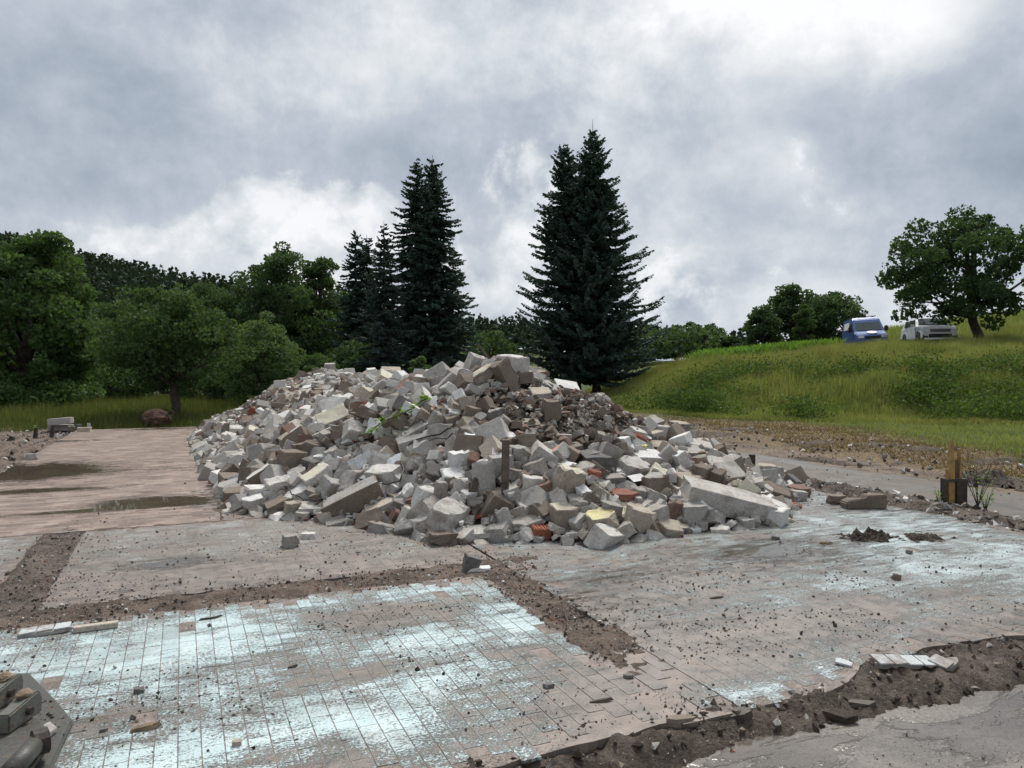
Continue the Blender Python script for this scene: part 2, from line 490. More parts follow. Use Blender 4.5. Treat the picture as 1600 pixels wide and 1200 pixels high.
def asphalt_mat():
    m_, b = new_mat('old_asphalt')
    P = b.pos()
    n = b.noise(P, 1.2, 5, 0.6, 0.4)
    f = b.noise(P, 50, 4, 0.7)
    col = b.mix(b.ss(n, 0.35, 0.65), (0.052, 0.043, 0.035), (0.115, 0.096, 0.079))
    col = b.mix(b.m('MULTIPLY', b.ss(f, 0.58, 0.68), 0.5), col, (0.26, 0.24, 0.21))
    rough = b.m('ADD', 0.42, b.m('MULTIPLY', b.ss(n, 0.40, 0.55), 0.4))
    finish(b, col, rough, b.bump(f, 0.4, 0.01), 0.45)
    return m_
M_ASPHALT = asphalt_mat()

def ground_mat():
    """open ground: bare dirt, straw-brown cut grass and green, chosen by what grows at each point"""
    m_, b = new_mat('ground')
    P = b.pos()
    def at(n):
        return b.n('ShaderNodeAttribute', attribute_name=n).outputs['Fac']
    n = b.noise(P, 0.9, 5, 0.62)
    f = b.noise(P, 14, 5, 0.68)
    dirt = b.mix(b.ss(b.m('ADD', b.m('MULTIPLY', n, 0.5), b.m('MULTIPLY', f, 0.5)), 0.4, 0.6), (0.090, 0.068, 0.052), (0.21, 0.165, 0.13))
    straw = b.mix(b.ss(f, 0.38, 0.64), (0.085, 0.062, 0.038), (0.215, 0.160, 0.095))
    green = b.mix(b.ss(f, 0.35, 0.65), (0.034, 0.050, 0.014), (0.085, 0.105, 0.032))
    wob = b.m('ADD', b.m('MULTIPLY', b.m('SUBTRACT', f, 0.5), 1.0), b.m('MULTIPLY', b.m('SUBTRACT', n, 0.5), 1.0))
    col = b.mix(b.ss(b.m('ADD', at('straw'), wob), 0.35, 0.65), dirt, straw)
    col = b.mix(b.ss(b.m('ADD', at('green'), wob), 0.35, 0.65), col, green)
    finish(b, col, 0.95, b.bump(b.m('ADD', f, n), 0.8, 0.06), 0.2)
    return m_
M_GROUND = ground_mat()

# broken concrete, plaster, brick: local texture coordinates shifted per object
def lump_mat(name, c0, c1, stain=(0.175, 0.145, 0.115), stain_amt=0.62, rough=0.88, scale=5.0, bump=0.6):
    m_, b = new_mat(name)
    oi = b.n('ShaderNodeObjectInfo')
    geo = b.n('ShaderNodeNewGeometry')
    r = b.m('FRACT', b.m('ADD', b.m('MULTIPLY', oi.outputs['Random'], 3.77), geo.outputs['Random Per Island']))
    P = b.vm('ADD', b.pos(), b.vm('SCALE', oi.outputs['Location'], 3.3))
    n = b.noise(P, scale, 6, 0.62)
    f = b.noise(P, scale * 9, 5, 0.68)
    base = b.mix(r, c0, c1)
    base = b.mix(b.ss(f, 0.35, 0.68), b.mix(1.0, base, (0.74, 0.73, 0.72), 'MULTIPLY'), base)
    st = b.ss(b.m('ADD', n, b.m('MULTIPLY', b.m('SUBTRACT', r, 0.5), 0.22)), 0.46, 0.68)
    base = b.mix(b.m('MULTIPLY', st, stain_amt), base, stain)
    v = b.voro(P, scale * 7)
    pit = b.m('MULTIPLY', b.m('LESS_THAN', v.outputs['Distance'], 0.16), b.m('GREATER_THAN', b.sep(v.outputs['Color'])[0], 0.6))
    base = b.mix(b.m('MULTIPLY', pit, 0.55), base, (0.09, 0.08, 0.07))
    finish(b, base, rough, b.bump(b.m('SUBTRACT', b.m('ADD', f, b.m('MULTIPLY', n, 0.7)), b.m('MULTIPLY', pit, 0.4)), bump, 0.02), 0.25)
    return m_
MAT = {
    'grey': lump_mat('broken_concrete_grey', (0.45, 0.43, 0.40), (0.33, 0.312, 0.288)),
    'pale': lump_mat('aerated_concrete_pale', (0.63, 0.605, 0.565), (0.48, 0.455, 0.418), stain_amt=0.52),
    'beige': lump_mat('broken_concrete_beige', (0.52, 0.455, 0.375), (0.42, 0.365, 0.295)),
    'brown': lump_mat('muddy_concrete', (0.25, 0.205, 0.165), (0.19, 0.158, 0.128), stain=(0.12, 0.09, 0.07)),
    'dark': lump_mat('charcoal_concrete', (0.185, 0.178, 0.172), (0.13, 0.125, 0.12), stain=(0.25, 0.23, 0.21)),
    'black': lump_mat('tarred_face', (0.030, 0.028, 0.027), (0.05, 0.045, 0.042), stain=(0.09, 0.08, 0.07)),
    'white': lump_mat('white_plaster', (0.74, 0.735, 0.72), (0.66, 0.65, 0.625), stain=(0.42, 0.385, 0.34), stain_amt=0.45, bump=0.25),
    'blue': lump_mat('white_blue_plaster', (0.70, 0.72, 0.73), (0.63, 0.66, 0.67), stain=(0.40, 0.385, 0.36), stain_amt=0.4, bump=0.25),
    'yellow': lump_mat('pale_yellow_plaster', (0.64, 0.605, 0.48), (0.58, 0.54, 0.43), stain=(0.40, 0.355, 0.28), bump=0.25),
    'sulphur': lump_mat('yellow_tile_glaze', (0.62, 0.56, 0.26), (0.58, 0.52, 0.25), stain=(0.36, 0.32, 0.2), bump=0.2, rough=0.6),
    'oldtile': lump_mat('stained_white_tile', (0.54, 0.575, 0.575), (0.47, 0.50, 0.50), stain=(0.22, 0.175, 0.145), stain_amt=0.85, bump=0.25, scale=9.0, rough=0.6),
    'salmon': lump_mat('salmon_plaster', (0.56, 0.365, 0.275), (0.52, 0.35, 0.27), stain=(0.33, 0.235, 0.18), bump=0.25),
    'brick': lump_mat('red_brick', (0.31, 0.105, 0.062), (0.24, 0.082, 0.052), stain=(0.27, 0.18, 0.14), stain_amt=0.55),
    'orange': lump_mat('orange_brick', (0.40, 0.15, 0.08), (0.34, 0.125, 0.07), stain=(0.30, 0.20, 0.15), stain_amt=0.4),
    'oldbrick': lump_mat('dusty_brick', (0.24, 0.15, 0.115), (0.20, 0.13, 0.10), stain=(0.26, 0.21, 0.18), stain_amt=0.6),
}
M_WOOD = plain('weathered_wood', (0.105, 0.083, 0.064), 0.85, 0.4, 9, 0.6)
M_FRESHWOOD = plain('splintered_wood', (0.29, 0.175, 0.065), 0.8, 0.3, 12, 0.6)
M_STEEL = plain('grey_painted_steel', (0.092, 0.090, 0.078), 0.42, 0.35, 7, 0.25, 0.0, 0.5)
def muddy_steel(name, col, mud=(0.20, 0.165, 0.125), lo=0.50):
    m_, b = new_mat(name)
    P = b.pos()
    n = b.noise(P, 9, 6, 0.65)
    f = b.noise(P, 60, 5, 0.7)
    c = b.mix(b.ss(f, 0.4, 0.65), col, tuple(x * 1.35 for x in col))
    k = b.ss(b.m('ADD', b.m('MULTIPLY', n, 0.7), b.m('MULTIPLY', f, 0.3)), lo, lo + 0.1)
    c = b.mix(b.m('MULTIPLY', k, 0.85), c, mud)
    c = b.mix(b.m('MULTIPLY', b.ss(b.noise(P, 30, 4, 0.6), 0.62, 0.7), 0.7), c, (0.10, 0.045, 0.022))
    finish(b, c, b.m('MULTIPLY_ADD', k, 0.4, 0.45), b.bump(b.m('ADD', f, b.m('MULTIPLY', k, 0.5)), 0.5, 0.006), 0.4)
    return m_
M_STEEL = muddy_steel('muddy_grey_steel', (0.055, 0.054, 0.047), (0.13, 0.105, 0.08), 0.54)
M_STEEL2 = plain('worn_steel_pad', (0.17, 0.165, 0.142), 0.5, 0.3, 14, 0.3)
M_STEEL2 = muddy_steel('muddy_worn_steel', (0.10, 0.098, 0.085), (0.19, 0.155, 0.115), 0.53)
M_RUST = plain('dark_rusty_iron', (0.045, 0.034, 0.028), 0.7, 0.4, 15, 0.4)
M_CLAY = plain('dried_clay', (0.215, 0.160, 0.105), 0.95, 0.4, 18, 0.9)
M_CABLE = plain('black_cable', (0.018, 0.018, 0.018), 0.5, 0.2)
M_REBAR = plain('grey_steel_rod', (0.26, 0.24, 0.22), 0.5, 0.3, 10)
M_BARK = plain('bark', (0.060, 0.048, 0.038), 0.95, 0.45, 5, 0.9)

def leaf_mat(name, c0, c1, trans=0.35, rough=0.7):
    m_, b = new_mat(name)
    geo = b.n('ShaderNodeNewGeometry')
    oi = b.n('ShaderNodeObjectInfo')
    n = b.noise(b.pos(), 0.55, 3, 0.5)
    r = b.m('ADD', b.m('MULTIPLY', geo.outputs['Random Per Island'], 0.62), b.m('MULTIPLY', b.ss(n, 0.3, 0.7), 0.38))
    col = b.mix(r, c0, c1)
    p = b.n('ShaderNodeBsdfPrincipled')
    b.put(p.inputs['Base Color'], col)
    p.inputs['Roughness'].default_value = rough
    p.inputs['Specular IOR Level'].default_value = 0.12
    tr = b.n('ShaderNodeBsdfTranslucent')
    b.put(tr.inputs[0], b.mix(1.0, col, (1.25, 1.35, 0.6), 'MULTIPLY'))
    mx = b.n('ShaderNodeMixShader')
    mx.inputs[0].default_value = trans
    b.link(p.outputs[0], mx.inputs[1])
    b.link(tr.outputs[0], mx.inputs[2])
    o = b.n('ShaderNodeOutputMaterial')
    b.link(mx.outputs[0], o.inputs[0])
    return m_
L_MAPLE = leaf_mat('maple_leaf', (0.040, 0.078, 0.030), (0.104, 0.162, 0.062))
L_DARK = leaf_mat('dark_leaf', (0.038, 0.070, 0.036), (0.092, 0.138, 0.064))  # leaf colour lifted like the spruces, carrying some of the haze
L_OLIVE = leaf_mat('olive_leaf', (0.038, 0.070, 0.030), (0.088, 0.136, 0.055))
L_LIGHT = leaf_mat('willow_leaf', (0.058, 0.100, 0.045), (0.135, 0.192, 0.088))
L_OAK = leaf_mat('oak_leaf', (0.026, 0.052, 0.026), (0.066, 0.108, 0.046))
L_SPRUCE = leaf_mat('hazed_spruce_needle', (0.034, 0.060, 0.052), (0.088, 0.132, 0.108), 0.12, 0.6)  # needles lightened and blued, a veil of haze put into the colour
L_BLUESPR = leaf_mat('blue_spruce_needle', (0.034, 0.054, 0.048), (0.080, 0.110, 0.100), 0.12, 0.6)
L_PINE = leaf_mat('forest_pine', (0.018, 0.032, 0.021), (0.046, 0.068, 0.038), 0.15, 0.7)
L_GRASS = leaf_mat('meadow_grass', (0.095, 0.128, 0.042), (0.310, 0.320, 0.135), 0.4)
L_STRAW = leaf_mat('seed_head_straw', (0.17, 0.13, 0.062), (0.29, 0.24, 0.13), 0.4)
L_NETTLE = leaf_mat('nettle_leaf', (0.030, 0.058, 0.016), (0.105, 0.160, 0.046), 0.35)
L_CORN = leaf_mat('maize_leaf', (0.085, 0.165, 0.030), (0.150, 0.250, 0.055), 0.4)
L_VINE = leaf_mat('vine_leaf', (0.10, 0.19, 0.035), (0.20, 0.31, 0.07), 0.35)
L_HAY = leaf_mat('cut_grass', (0.095, 0.066, 0.036), (0.23, 0.165, 0.095), 0.3)
L_SHADEGRASS = leaf_mat('tree_shade_grass', (0.050, 0.072, 0.022), (0.135, 0.150, 0.055), 0.35)  # darker copy of the meadow grass, tree shade put into its colour
# ------------------------------------------------------------------ terrain
BANK = [(120.0, 2.0), (60.0, 10.5), (30.0, 18.0), (16.0, 22.4), (10.4, 23.9), (7.0, 25.6), (4.6, 30.0), (3.9, 38.0), (3.6, 50.0), (3.0, 75.0), (0.0, 130.0), (120.0, 130.0)]
def bank_dist(x, y):
    return poly_dist(x, y, BANK)
def terrain(x, y):
    x, y = np.asarray(x, float), np.asarray(y, float)
    s, t = to_st(x, y)
    inb = np.minimum(np.minimum(s - S_L + 0.6, S_R + 4.2 - s), T_B + 0.5 - t)
    z = -0.10 + 0.10 * (1 - sstep(-2.5, 0.0, inb))
    z = z + 0.16 * (fbm(x * 0.7, y * 0.7, 4) - 0.5) * sstep(0.0, 1.5, -inb)
    bd = bank_dist(x, y)
    rise = 1.90 * sstep(0.0, 8.0, bd) * (0.82 + 0.18 * sstep(5, 17, x)) + 0.075 * np.maximum(bd - 7.0, 0) * (1 - sstep(40, 60, bd)) + 2.0 * sstep(40, 60, bd) * (bd > 0)
    lump = (fbm(x * 0.30 + 5, y * 0.30, 3) - 0.47) * 1.1 * sstep(0.3, 3.0, bd) * (1 - sstep(6.0, 11.0, bd))
    z = z + rise + lump
    z = z + 0.11 * np.maximum(x - 28.0, 0) * sstep(8, 20, bd) * (1 - 0.7 * sstep(60, 120, x))
    # wooded hill far behind on the left and a low ridge beyond
    lh = 15.0 * sstep(60, 175, y) * sstep(-42, -135, x) + 8.0 * sstep(70, 160, y) * sstep(10, -60, x)
    rg = 11.0 * sstep(180, 300, y) * sstep(140, -30, x)
    return z + np.maximum(lh, rg)
def terr1(x, y):
    return float(terrain(np.array([x]), np.array([y]))[0])

def build_ground():
    azs = np.concatenate([np.linspace(-180, -46, 40), np.linspace(-45, 45, 330), np.linspace(46, 180, 40)[:-1]]) * math.pi / 180
    rad = np.concatenate([np.linspace(0.6, 9, 15), np.linspace(9.3, 48, 150), np.geomspace(49, 4500, 70)])
    A, Rr = np.meshgrid(azs, rad)
    X, Y = np.sin(A) * Rr, np.cos(A) * Rr
    Z = terrain(X, Y)
    s, t = to_st(X, Y)
    bd = bank_dist(X, Y)
    left_g = sstep(-6.6, -7.6, s + 0.8 * (fbm(X * .5, Y * .5, 3) - .5))
    back_g = sstep(T_B + 0.3, T_B + 1.6, t)
    right_g = sstep(-0.8, 1.2, s - 10.1 - 0.40 * np.clip(t, 0, 20) + 3.0 * (fbm(X * .3, Y * .3, 3) - .5))
    green = np.clip(np.maximum(np.maximum(left_g, back_g * (s < 8.2)), right_g), 0, 1)
    green = np.maximum(green, sstep(-2.5, 0.5, bd))
    green = np.where(Rr > 45, 1.0, green)
    straw = sstep(8.9, 10.5, s) * (0.55 + 0.5 * sstep(12, 2, t)) + sstep(4, 0, np.abs(bd + 1.5)) * 0.3
    na, nr = len(azs), len(rad)
    idx = np.arange(na * nr).reshape(nr, na)
    a, c = idx[:-1], idx[1:]
    F = np.stack([a, np.roll(a, -1, 1), np.roll(c, -1, 1), c], -1).reshape(-1, 4)[:, ::-1]
    V = np.stack([X, Y, Z], -1).reshape(-1, 3)
    me = mesh_np('ground', V, F, M_GROUND, smooth=True)
    vattr(me, 'green', green.ravel())
    vattr(me, 'straw', np.clip(straw, 0, 1).ravel())
    tag(link('ground', me), kind='structure')
build_ground()

def st_sheet(s0, s1, t0, t1, step, zf):
    S_, T_ = np.meshgrid(np.arange(s0, s1 + step * .5, step), np.arange(t0, t1 + step * .5, step))
    X, Y = from_st(S_, T_)
    Z = zf(S_, T_, X, Y)
    nr, nc = S_.shape
    idx = np.arange(nr * nc).reshape(nr, nc)
    F = np.stack([idx[:-1, :-1], idx[:-1, 1:], idx[1:, 1:], idx[1:, :-1]], -1).reshape(-1, 4)
    return np.stack([X, Y, Z], -1).reshape(-1, 3), F

def build_yard():
    V, F = st_sheet(-9, 14, -12, -2.8, 0.16, lambda s, t, x, y: -0.075 + 0.02 * (fbm(x * .8, y * .8, 3) - .5))
    tag(link('yard_pavement', mesh_np('yard_pavement', V, F, M_YARD, smooth=True)), kind='structure')
    V, F = st_sheet(6.1, 8.7, -6, 15, 0.2, lambda s, t, x, y: -0.075 + 0.03 * (fbm(x * .6, y * .6, 3) - .5) - 0.05 * sstep(8.3, 8.7, s + .5 * (fbm(t * .6, s, 3) - .5)))
    tag(link('old_road', mesh_np('old_road', V, F, M_ASPHALT, smooth=True)), kind='structure')
build_yard()

# ------------------------------------------------------------------ floor panels of the demolished building
def ragged_slab(name, s0, s1, t0, t1, mat, seed, amp=0.03, top_z=-0.0005):
    rs = np.random.RandomState(seed)
    pts = []
    def edge(a, c):
        L = math.hypot(c[0] - a[0], c[1] - a[1])
        n = max(2, int(L / 0.09))
        nx, ny = (c[1] - a[1]) / L, -(c[0] - a[0]) / L
        for i in range(n):
            f = i / n
            o = amp * (rs.rand() - 0.75) if 0 < i else 0
            if a[1] == T_F and c[1] == T_F:
                o -= float(front_edge(a[0] + (c[0] - a[0]) * f)) - T_F
            pts.append((a[0] + (c[0] - a[0]) * f + nx * o, a[1] + (c[1] - a[1]) * f + ny * o))
    c4 = [(s0, t0), (s1, t0), (s1, t1), (s0, t1)]
    for i in range(4):
        edge(c4[i], c4[(i + 1) % 4])
    bm = bmesh.new()
    top = [bm.verts.new((*from_st(*p), top_z)) for p in pts]
    bot = [bm.verts.new((*from_st(*p), -0.22)) for p in pts]
    f = bm.faces.new(top)
    for i in range(len(pts)):
        j = (i + 1) % len(pts)
        bm.faces.new((bot[i], bot[j], top[j], top[i]))
    bmesh.ops.triangulate(bm, faces=[f])
    return tag(link(name, bm_mesh(name, bm, mat)), kind='structure')
def tile_grid(s0, s1, t0, t1, ps, pt, seed, drop_edge=0.35, drop=0.01, stagger='t'):
    rs = np.random.RandomState(seed)
    out = []
    if stagger == 't':
        for i in range(int((s1 - s0) / ps)):
            off = (i % 2) * 0.5 * pt + rs.uniform(-.006, .006)
            for j in range(-1, int((t1 - t0) / pt) + 1):
                out.append((s0 + (i + .5) * ps, t0 + (j + .5) * pt + off))
    else:
        for j in range(int((t1 - t0) / pt)):
            off = (j % 2) * 0.5 * ps
            for i in range(-1, int((s1 - s0) / ps) + 1):
                out.append((s0 + (i + .5) * ps + off, t0 + (j + .5) * pt))
    o = np.array(out)
    ed = np.minimum(np.minimum(o[:, 0] - s0 - ps / 2, s1 - ps / 2 - o[:, 0]), np.minimum(o[:, 1] - t0 - pt / 2, t1 - pt / 2 - o[:, 1]))
    near = ed < 0.10
    keep = (o[:, 1] - pt * .42 > front_edge(o[:, 0])) & (ed > -0.004) & (rs.rand(len(o)) > np.where(near, drop_edge, drop))
    return o[keep]
def tile_block(ps, pt, gap=0.004, th=0.012):
    a, c = (ps - gap) / 2, (pt - gap * .45) / 2
    i = min(0.001, gap * .2)
    v = [(-a, -c, -th), (a, -c, -th), (a, c, -th), (-a, c, -th), (-a + i, -c + i, 0), (a - i, -c + i, 0), (a - i, c - i, 0), (-a + i, c - i, 0)]
    f = [(4, 5, 6, 7), (0, 1, 5, 4), (1, 2, 6, 5), (2, 3, 7, 6), (3, 0, 4, 7)]
    return np.array(v), np.array(f)
def tiles_joined(name, cen, ps, pt, mat, parent, seed):
    rs = np.random.RandomState(seed)
    v, f = tile_block(ps, pt, 0.004 if mat is M_TILE else 0.0009)
    n = len(cen)
    X, Y = from_st(cen[:, 0], cen[:, 1])
    c, s_ = math.cos(YAW), math.sin(YAW)
    vx, vy = v[:, 0] * c - v[:, 1] * s_, v[:, 0] * s_ + v[:, 1] * c
    k_ = 1.0 if mat is M_TILE else 0.22
    dz = np.abs(rs.normal(0, 0.0007, n)) * k_ + (.0003 if mat is M_TILE else .0006)
    tx, ty = rs.normal(0, 0.002, n) * k_, rs.normal(0, 0.002, n) * k_
    V = np.empty((n, 8, 3))
    V[:, :, 0] = X[:, None] + vx
    V[:, :, 1] = Y[:, None] + vy
    V[:, :, 2] = v[:, 2] + dz[:, None] + tx[:, None] * v[:, 0] + ty[:, None] * v[:, 1]
    F = (f[None] + (np.arange(n) * 8)[:, None, None]).reshape(-1, 4)
    o = link(name, mesh_np(name, V.reshape(-1, 3), F, mat), parent)
    o['kind'] = 'stuff'
    return o
PS, PT = 0.095, 0.19
def build_floor():
    rnd = random.Random(4)
    # foreground panel: the nearest tiles one by one
    pa = ragged_slab('tiled_floor', -5.4, -0.12, T_F, -0.14, M_GROUT, 1, 0.012, -0.0012)
    cen = tile_grid(-5.4, -0.12, T_F, -0.14, PS, PT, 2, 0.22)
    X, Y = from_st(cen[:, 0], cen[:, 1])
    px, py = project(X, Y, np.zeros(len(X)))
    inv = (px > -30) & (px < 1630) & (py < 1215)
    order = np.argsort(np.where(inv, Y, Y + 100))
    v, f = tile_block(PS, PT)
    tm = mesh_np('floor_tile', v, f, M_TILE)
    for k in order[:300]:
        link('tile', tm, pa, (X[k], Y[k], 0.0003 + abs(rnd.gauss(0, 0.0008))), (rnd.gauss(0, .002), rnd.gauss(0, .002), YAW + rnd.gauss(0, .006)))
    tiles_joined('tiles', cen[order[300:]], PS, PT, M_TILE, pa, 5)
    pb = ragged_slab('tiled_floor', 0.16, S_R, T_F, 6.0, M_GROUT, 3, 0.014)
    tiles_joined('tiles', tile_grid(0.16, S_R, T_F, 6.0, PS, PT, 6), PS, PT, M_TILE_B, pb, 7)
    pg = ragged_slab('tiled_floor', -0.2, 0.24, T_F + .006, -2.0, M_GROUT, 13, 0.004, -0.003)
    tiles_joined('tiles', tile_grid(-0.115, 0.155, T_F, -2.0, PS * .94, PT, 16), PS * .94, PT, M_TILE_B, pg, 17)
    pc = ragged_slab('tiled_floor', -3.25, 0.16 - 0.02, 0.22, 3.0, M_GROUT, 4)
    tiles_joined('tiles', tile_grid(-3.25, 0.14, 0.22, 3.0, PS, PT, 8), PS, PT, M_TILE_C, pc, 9)
    pe = ragged_slab('tiled_floor', -6.6, -3.62, 0.22, 3.0, M_GROUT, 5)
    tiles_joined('tiles', tile_grid(-6.6, -3.62, 0.22, 3.0, PS, PT, 10), PS, PT, M_TILE_C, pe, 11)
    pd = ragged_slab('paver_floor', S_L, -1.95, 3.02, T_B, M_GROUT, 6)
    tiles_joined('pavers', tile_grid(S_L, -1.95, 3.02, T_B, 0.24, 0.115, 12, 0.1, 0.0, 's'), 0.24, 0.115, M_PAVER, pd, 13)
    pf = ragged_slab('concrete_floor', -1.93, S_R, 3.02 + 3.0, T_B, M_GROUT, 7)
    ragged_slab('concrete_floor', -1.93, 0.14, 3.02, 6.0, M_GROUT, 8)
build_floor()

# ------------------------------------------------------------------ soil in the old wall trenches
def soil_strip(name, s0, s1, t0, t1, zf, mat=None, step=0.025, label=None):
    V, F = st_sheet(s0, s1, t0, t1, step, zf)
    o = link(name, mesh_np(name, V, F, mat or M_SOIL, smooth=True))
    return tag(o, kind='structure')
def trench_z(across, half, x, y, amp=0.05):
    n = fbm(x * 5, y * 5, 5, 0.6)
    n2 = fbm(x * 1.7 + 3, y * 1.7, 3)
    e = np.abs(across) - half
    return -0.012 + amp * 1.2 * (n - 0.44) + 0.028 * (fbm(x * 17, y * 17, 3, .6) - .5) + 0.03 * (n2 - 0.45) - 0.22 * np.maximum(e + 0.10 * (n2 - 0.5) + 0.05 * (n - .5), -0.02)
def build_soil():
    soil_strip('trench_soil', -7.0, 0.5, -0.5, 0.58, lambda s, t, x, y: trench_z(t - 0.04, 0.22, x, y))
    soil_strip('trench_soil', -0.42, 0.5, -2.36, -0.2, lambda s, t, x, y: (lambda w: trench_z(s - 0.02, 0.19, x, y) * (1 - w) + w * (-0.003 + 0.02 * (fbm(x * 4, y * 4, 3, .6) - .5) + 0.022 * (fbm(x * 15, y * 15, 3, .6) - .5) - 0.12 * np.maximum(np.abs(s - .02) - .13, 0)))(sstep(-1.85, -2.3, t + .5 * (fbm(s * 4, t * 4) - .5))))
    soil_strip('trench_soil', -3.95, -2.95, 0.0, 3.3, lambda s, t, x, y: trench_z(s + 3.43, 0.15, x, y) - 0.002, M_CRUST, step=0.03)
    soil_strip('trench_soil', -5.2, -1.6, 2.75, 3.3, lambda s, t, x, y: trench_z(t - 3.02, 0.07, x, y, 0.04) - 0.004, step=0.03)
    soil_strip('trench_soil', -2.4, -1.5, 3.0, 12.0, lambda s, t, x, y: trench_z(s + 1.95, 0.10, x, y, 0.05) - 0.004, step=0.05)
    global front_z
    def front(s, t, x, y):
        w = fbm(s * 1.6 + 2, s * 0 + 0.3, 4, 0.6) - 0.5
        edge = front_edge(s) + 0.02 + 0.10 * w
        n = fbm(x * 6, y * 6, 5, 0.62)
        k = sstep(0.0, 1.0, (T_F + .10 * w - t) / 0.22)
        up = np.maximum(0, (t - edge)) * 0.25
        return -0.018 - 0.055 * k + 0.11 * (n - 0.45) + 0.05 * (fbm(x * 19, y * 19, 3, .6) - .5) - up - 0.06 * sstep(.14, .30, T_F + .14 * w - t)
    front_z = front
    soil_strip('foundation_trench_soil', -2.6, 8.5, -3.55, -2.45, front, M_EDGESOIL)
    def kerb(s, t, x, y):
        n = fbm(x * 4, y * 4, 5, 0.6)
        c = s - (S_R + 0.24)
        n = n + .45 * (fbm(x * 15, y * 15, 3, .65) - .5)
        return -0.05 + 0.15 * np.exp(-(c / 0.24) ** 2) * (0.5 + 0.9 * fbm(t * .9, t * 0 + 2.0, 3)) + 0.08 * (n - 0.5) - 0.12 * sstep(.35, .6, np.abs(c))
    global kerb_z
    kerb_z = kerb
    soil_strip('foundation_ridge_soil', S_R - 0.35, S_R + 0.95, -6.0, 11.0, kerb, M_EDGESOIL, 0.035)
    def leftd(s, t, x, y):
        n = fbm(x * 2.2, y * 2.2, 5, 0.6)
        return -0.07 + 0.26 * (n - 0.45) - 0.25 * sstep(-5.25, -4.85, s)
    soil_strip('edge_soil', -8.0, -4.85, 2.5, 19.5, leftd, M_SOIL, 0.07)
    def rdirt(s, t, x, y):
        n = fbm(x * 1.3, y * 1.3, 5, 0.62)
        e = np.minimum(s - 8.4, 12.2 - s)
        return terrain(x, y) - 0.05 + 0.34 * (n - 0.40) * sstep(-.1, 0.5, e) - 0.2 * sstep(0.3, -0.1, e)
    soil_strip('turned_earth', 8.3, 12.3, -4.0, 20.0, rdirt, M_TURNED, 0.08)
build_soil()

# loose stones: one mesh of many small lumps
_ICO = None
def pebbles(name, pts, sizes, mats, midx, parent=None, seed=1, flat=0.7, faces='oct', kind='stuff'):
    rs = np.random.RandomState(seed)
    base = np.array([(1, 0, 0), (-1, 0, 0), (0, 1, 0), (0, -1, 0), (0, 0, 1), (0, 0, -1)], float)
    tri = np.array([(0, 2, 4), (2, 1, 4), (1, 3, 4), (3, 0, 4), (2, 0, 5), (1, 2, 5), (3, 1, 5), (0, 3, 5)])
    if faces == 'box':
        base = np.array([(-1, -1, -1), (1, -1, -1), (1, 1, -1), (-1, 1, -1), (-1, -1, 1), (1, -1, 1), (1, 1, 1), (-1, 1, 1)], float) * 0.7
        tri = np.array([(0, 3, 2, 1), (4, 5, 6, 7), (0, 1, 5, 4), (1, 2, 6, 5), (2, 3, 7, 6), (3, 0, 4, 7)])
    n, nv = len(pts), len(base)
    V = base[None] * (1 + rs.uniform(-.38, .38, (n, nv, 3)))
    asp = rs.uniform(0.45, 1.25, (n, 1, 3))
    asp[:, :, 2] *= flat
    V = V * asp
    q = rs.normal(size=(n, 4))
    if faces != 'box' or True:
        q[:, 1:3] *= 0.45 if flat < 0.9 else 1.0
    q /= np.linalg.norm(q, axis=1)[:, None]
    w, x, y, z = q.T
    Rm = np.stack([1 - 2 * (y * y + z * z), 2 * (x * y - z * w), 2 * (x * z + y * w), 2 * (x * y + z * w), 1 - 2 * (x * x + z * z), 2 * (y * z - x * w),
                   2 * (x * z - y * w), 2 * (y * z + x * w), 1 - 2 * (x * x + y * y)], -1).reshape(n, 3, 3)
    V = np.einsum('nij,nkj->nki', Rm, V) * np.asarray(sizes)[:, None, None] * 0.5 + np.asarray(pts)[:, None, :]
    F = (tri[None] + (np.arange(n) * nv)[:, None, None]).reshape(-1, tri.shape[1])
    o = link(name, mesh_np(name, V.reshape(-1, 3), F, mats, np.repeat(midx, len(tri))), parent)
    return tag(o, kind=kind)
# ------------------------------------------------------------------ rubble pile
PILE = [(-3.75, 9.9), (-3.25, 8.75), (-2.4, 8.3), (-1.65, 8.0), (-1.0, 7.5), (-0.65, 7.2), (0.25, 7.2), (0.95, 7.1), (1.4, 7.5), (2.1, 8.4), (2.7, 9.8),
        (2.75, 11.5), (2.2, 13.6), (0.8, 16.0), (-1.5, 20.0), (-4.5, 23.5), (-7.6, 23.6), (-8.9, 22.0), (-7.6, 17.8), (-5.6, 13.6)]
APRON = [(0.5, 7.4), (1.3, 7.35), (1.9, 7.65), (2.75, 7.95), (3.25, 8.75), (3.5, 9.6), (3.65, 10.4), (3.2, 12.0), (2.6, 13.2), (1.6, 12.5), (0.8, 9.5)]
TAIL = [(2.9, 9.3), (3.4, 9.2), (3.8, 9.7), (4.25, 10.7), (3.9, 11.3), (3.2, 11.2)]
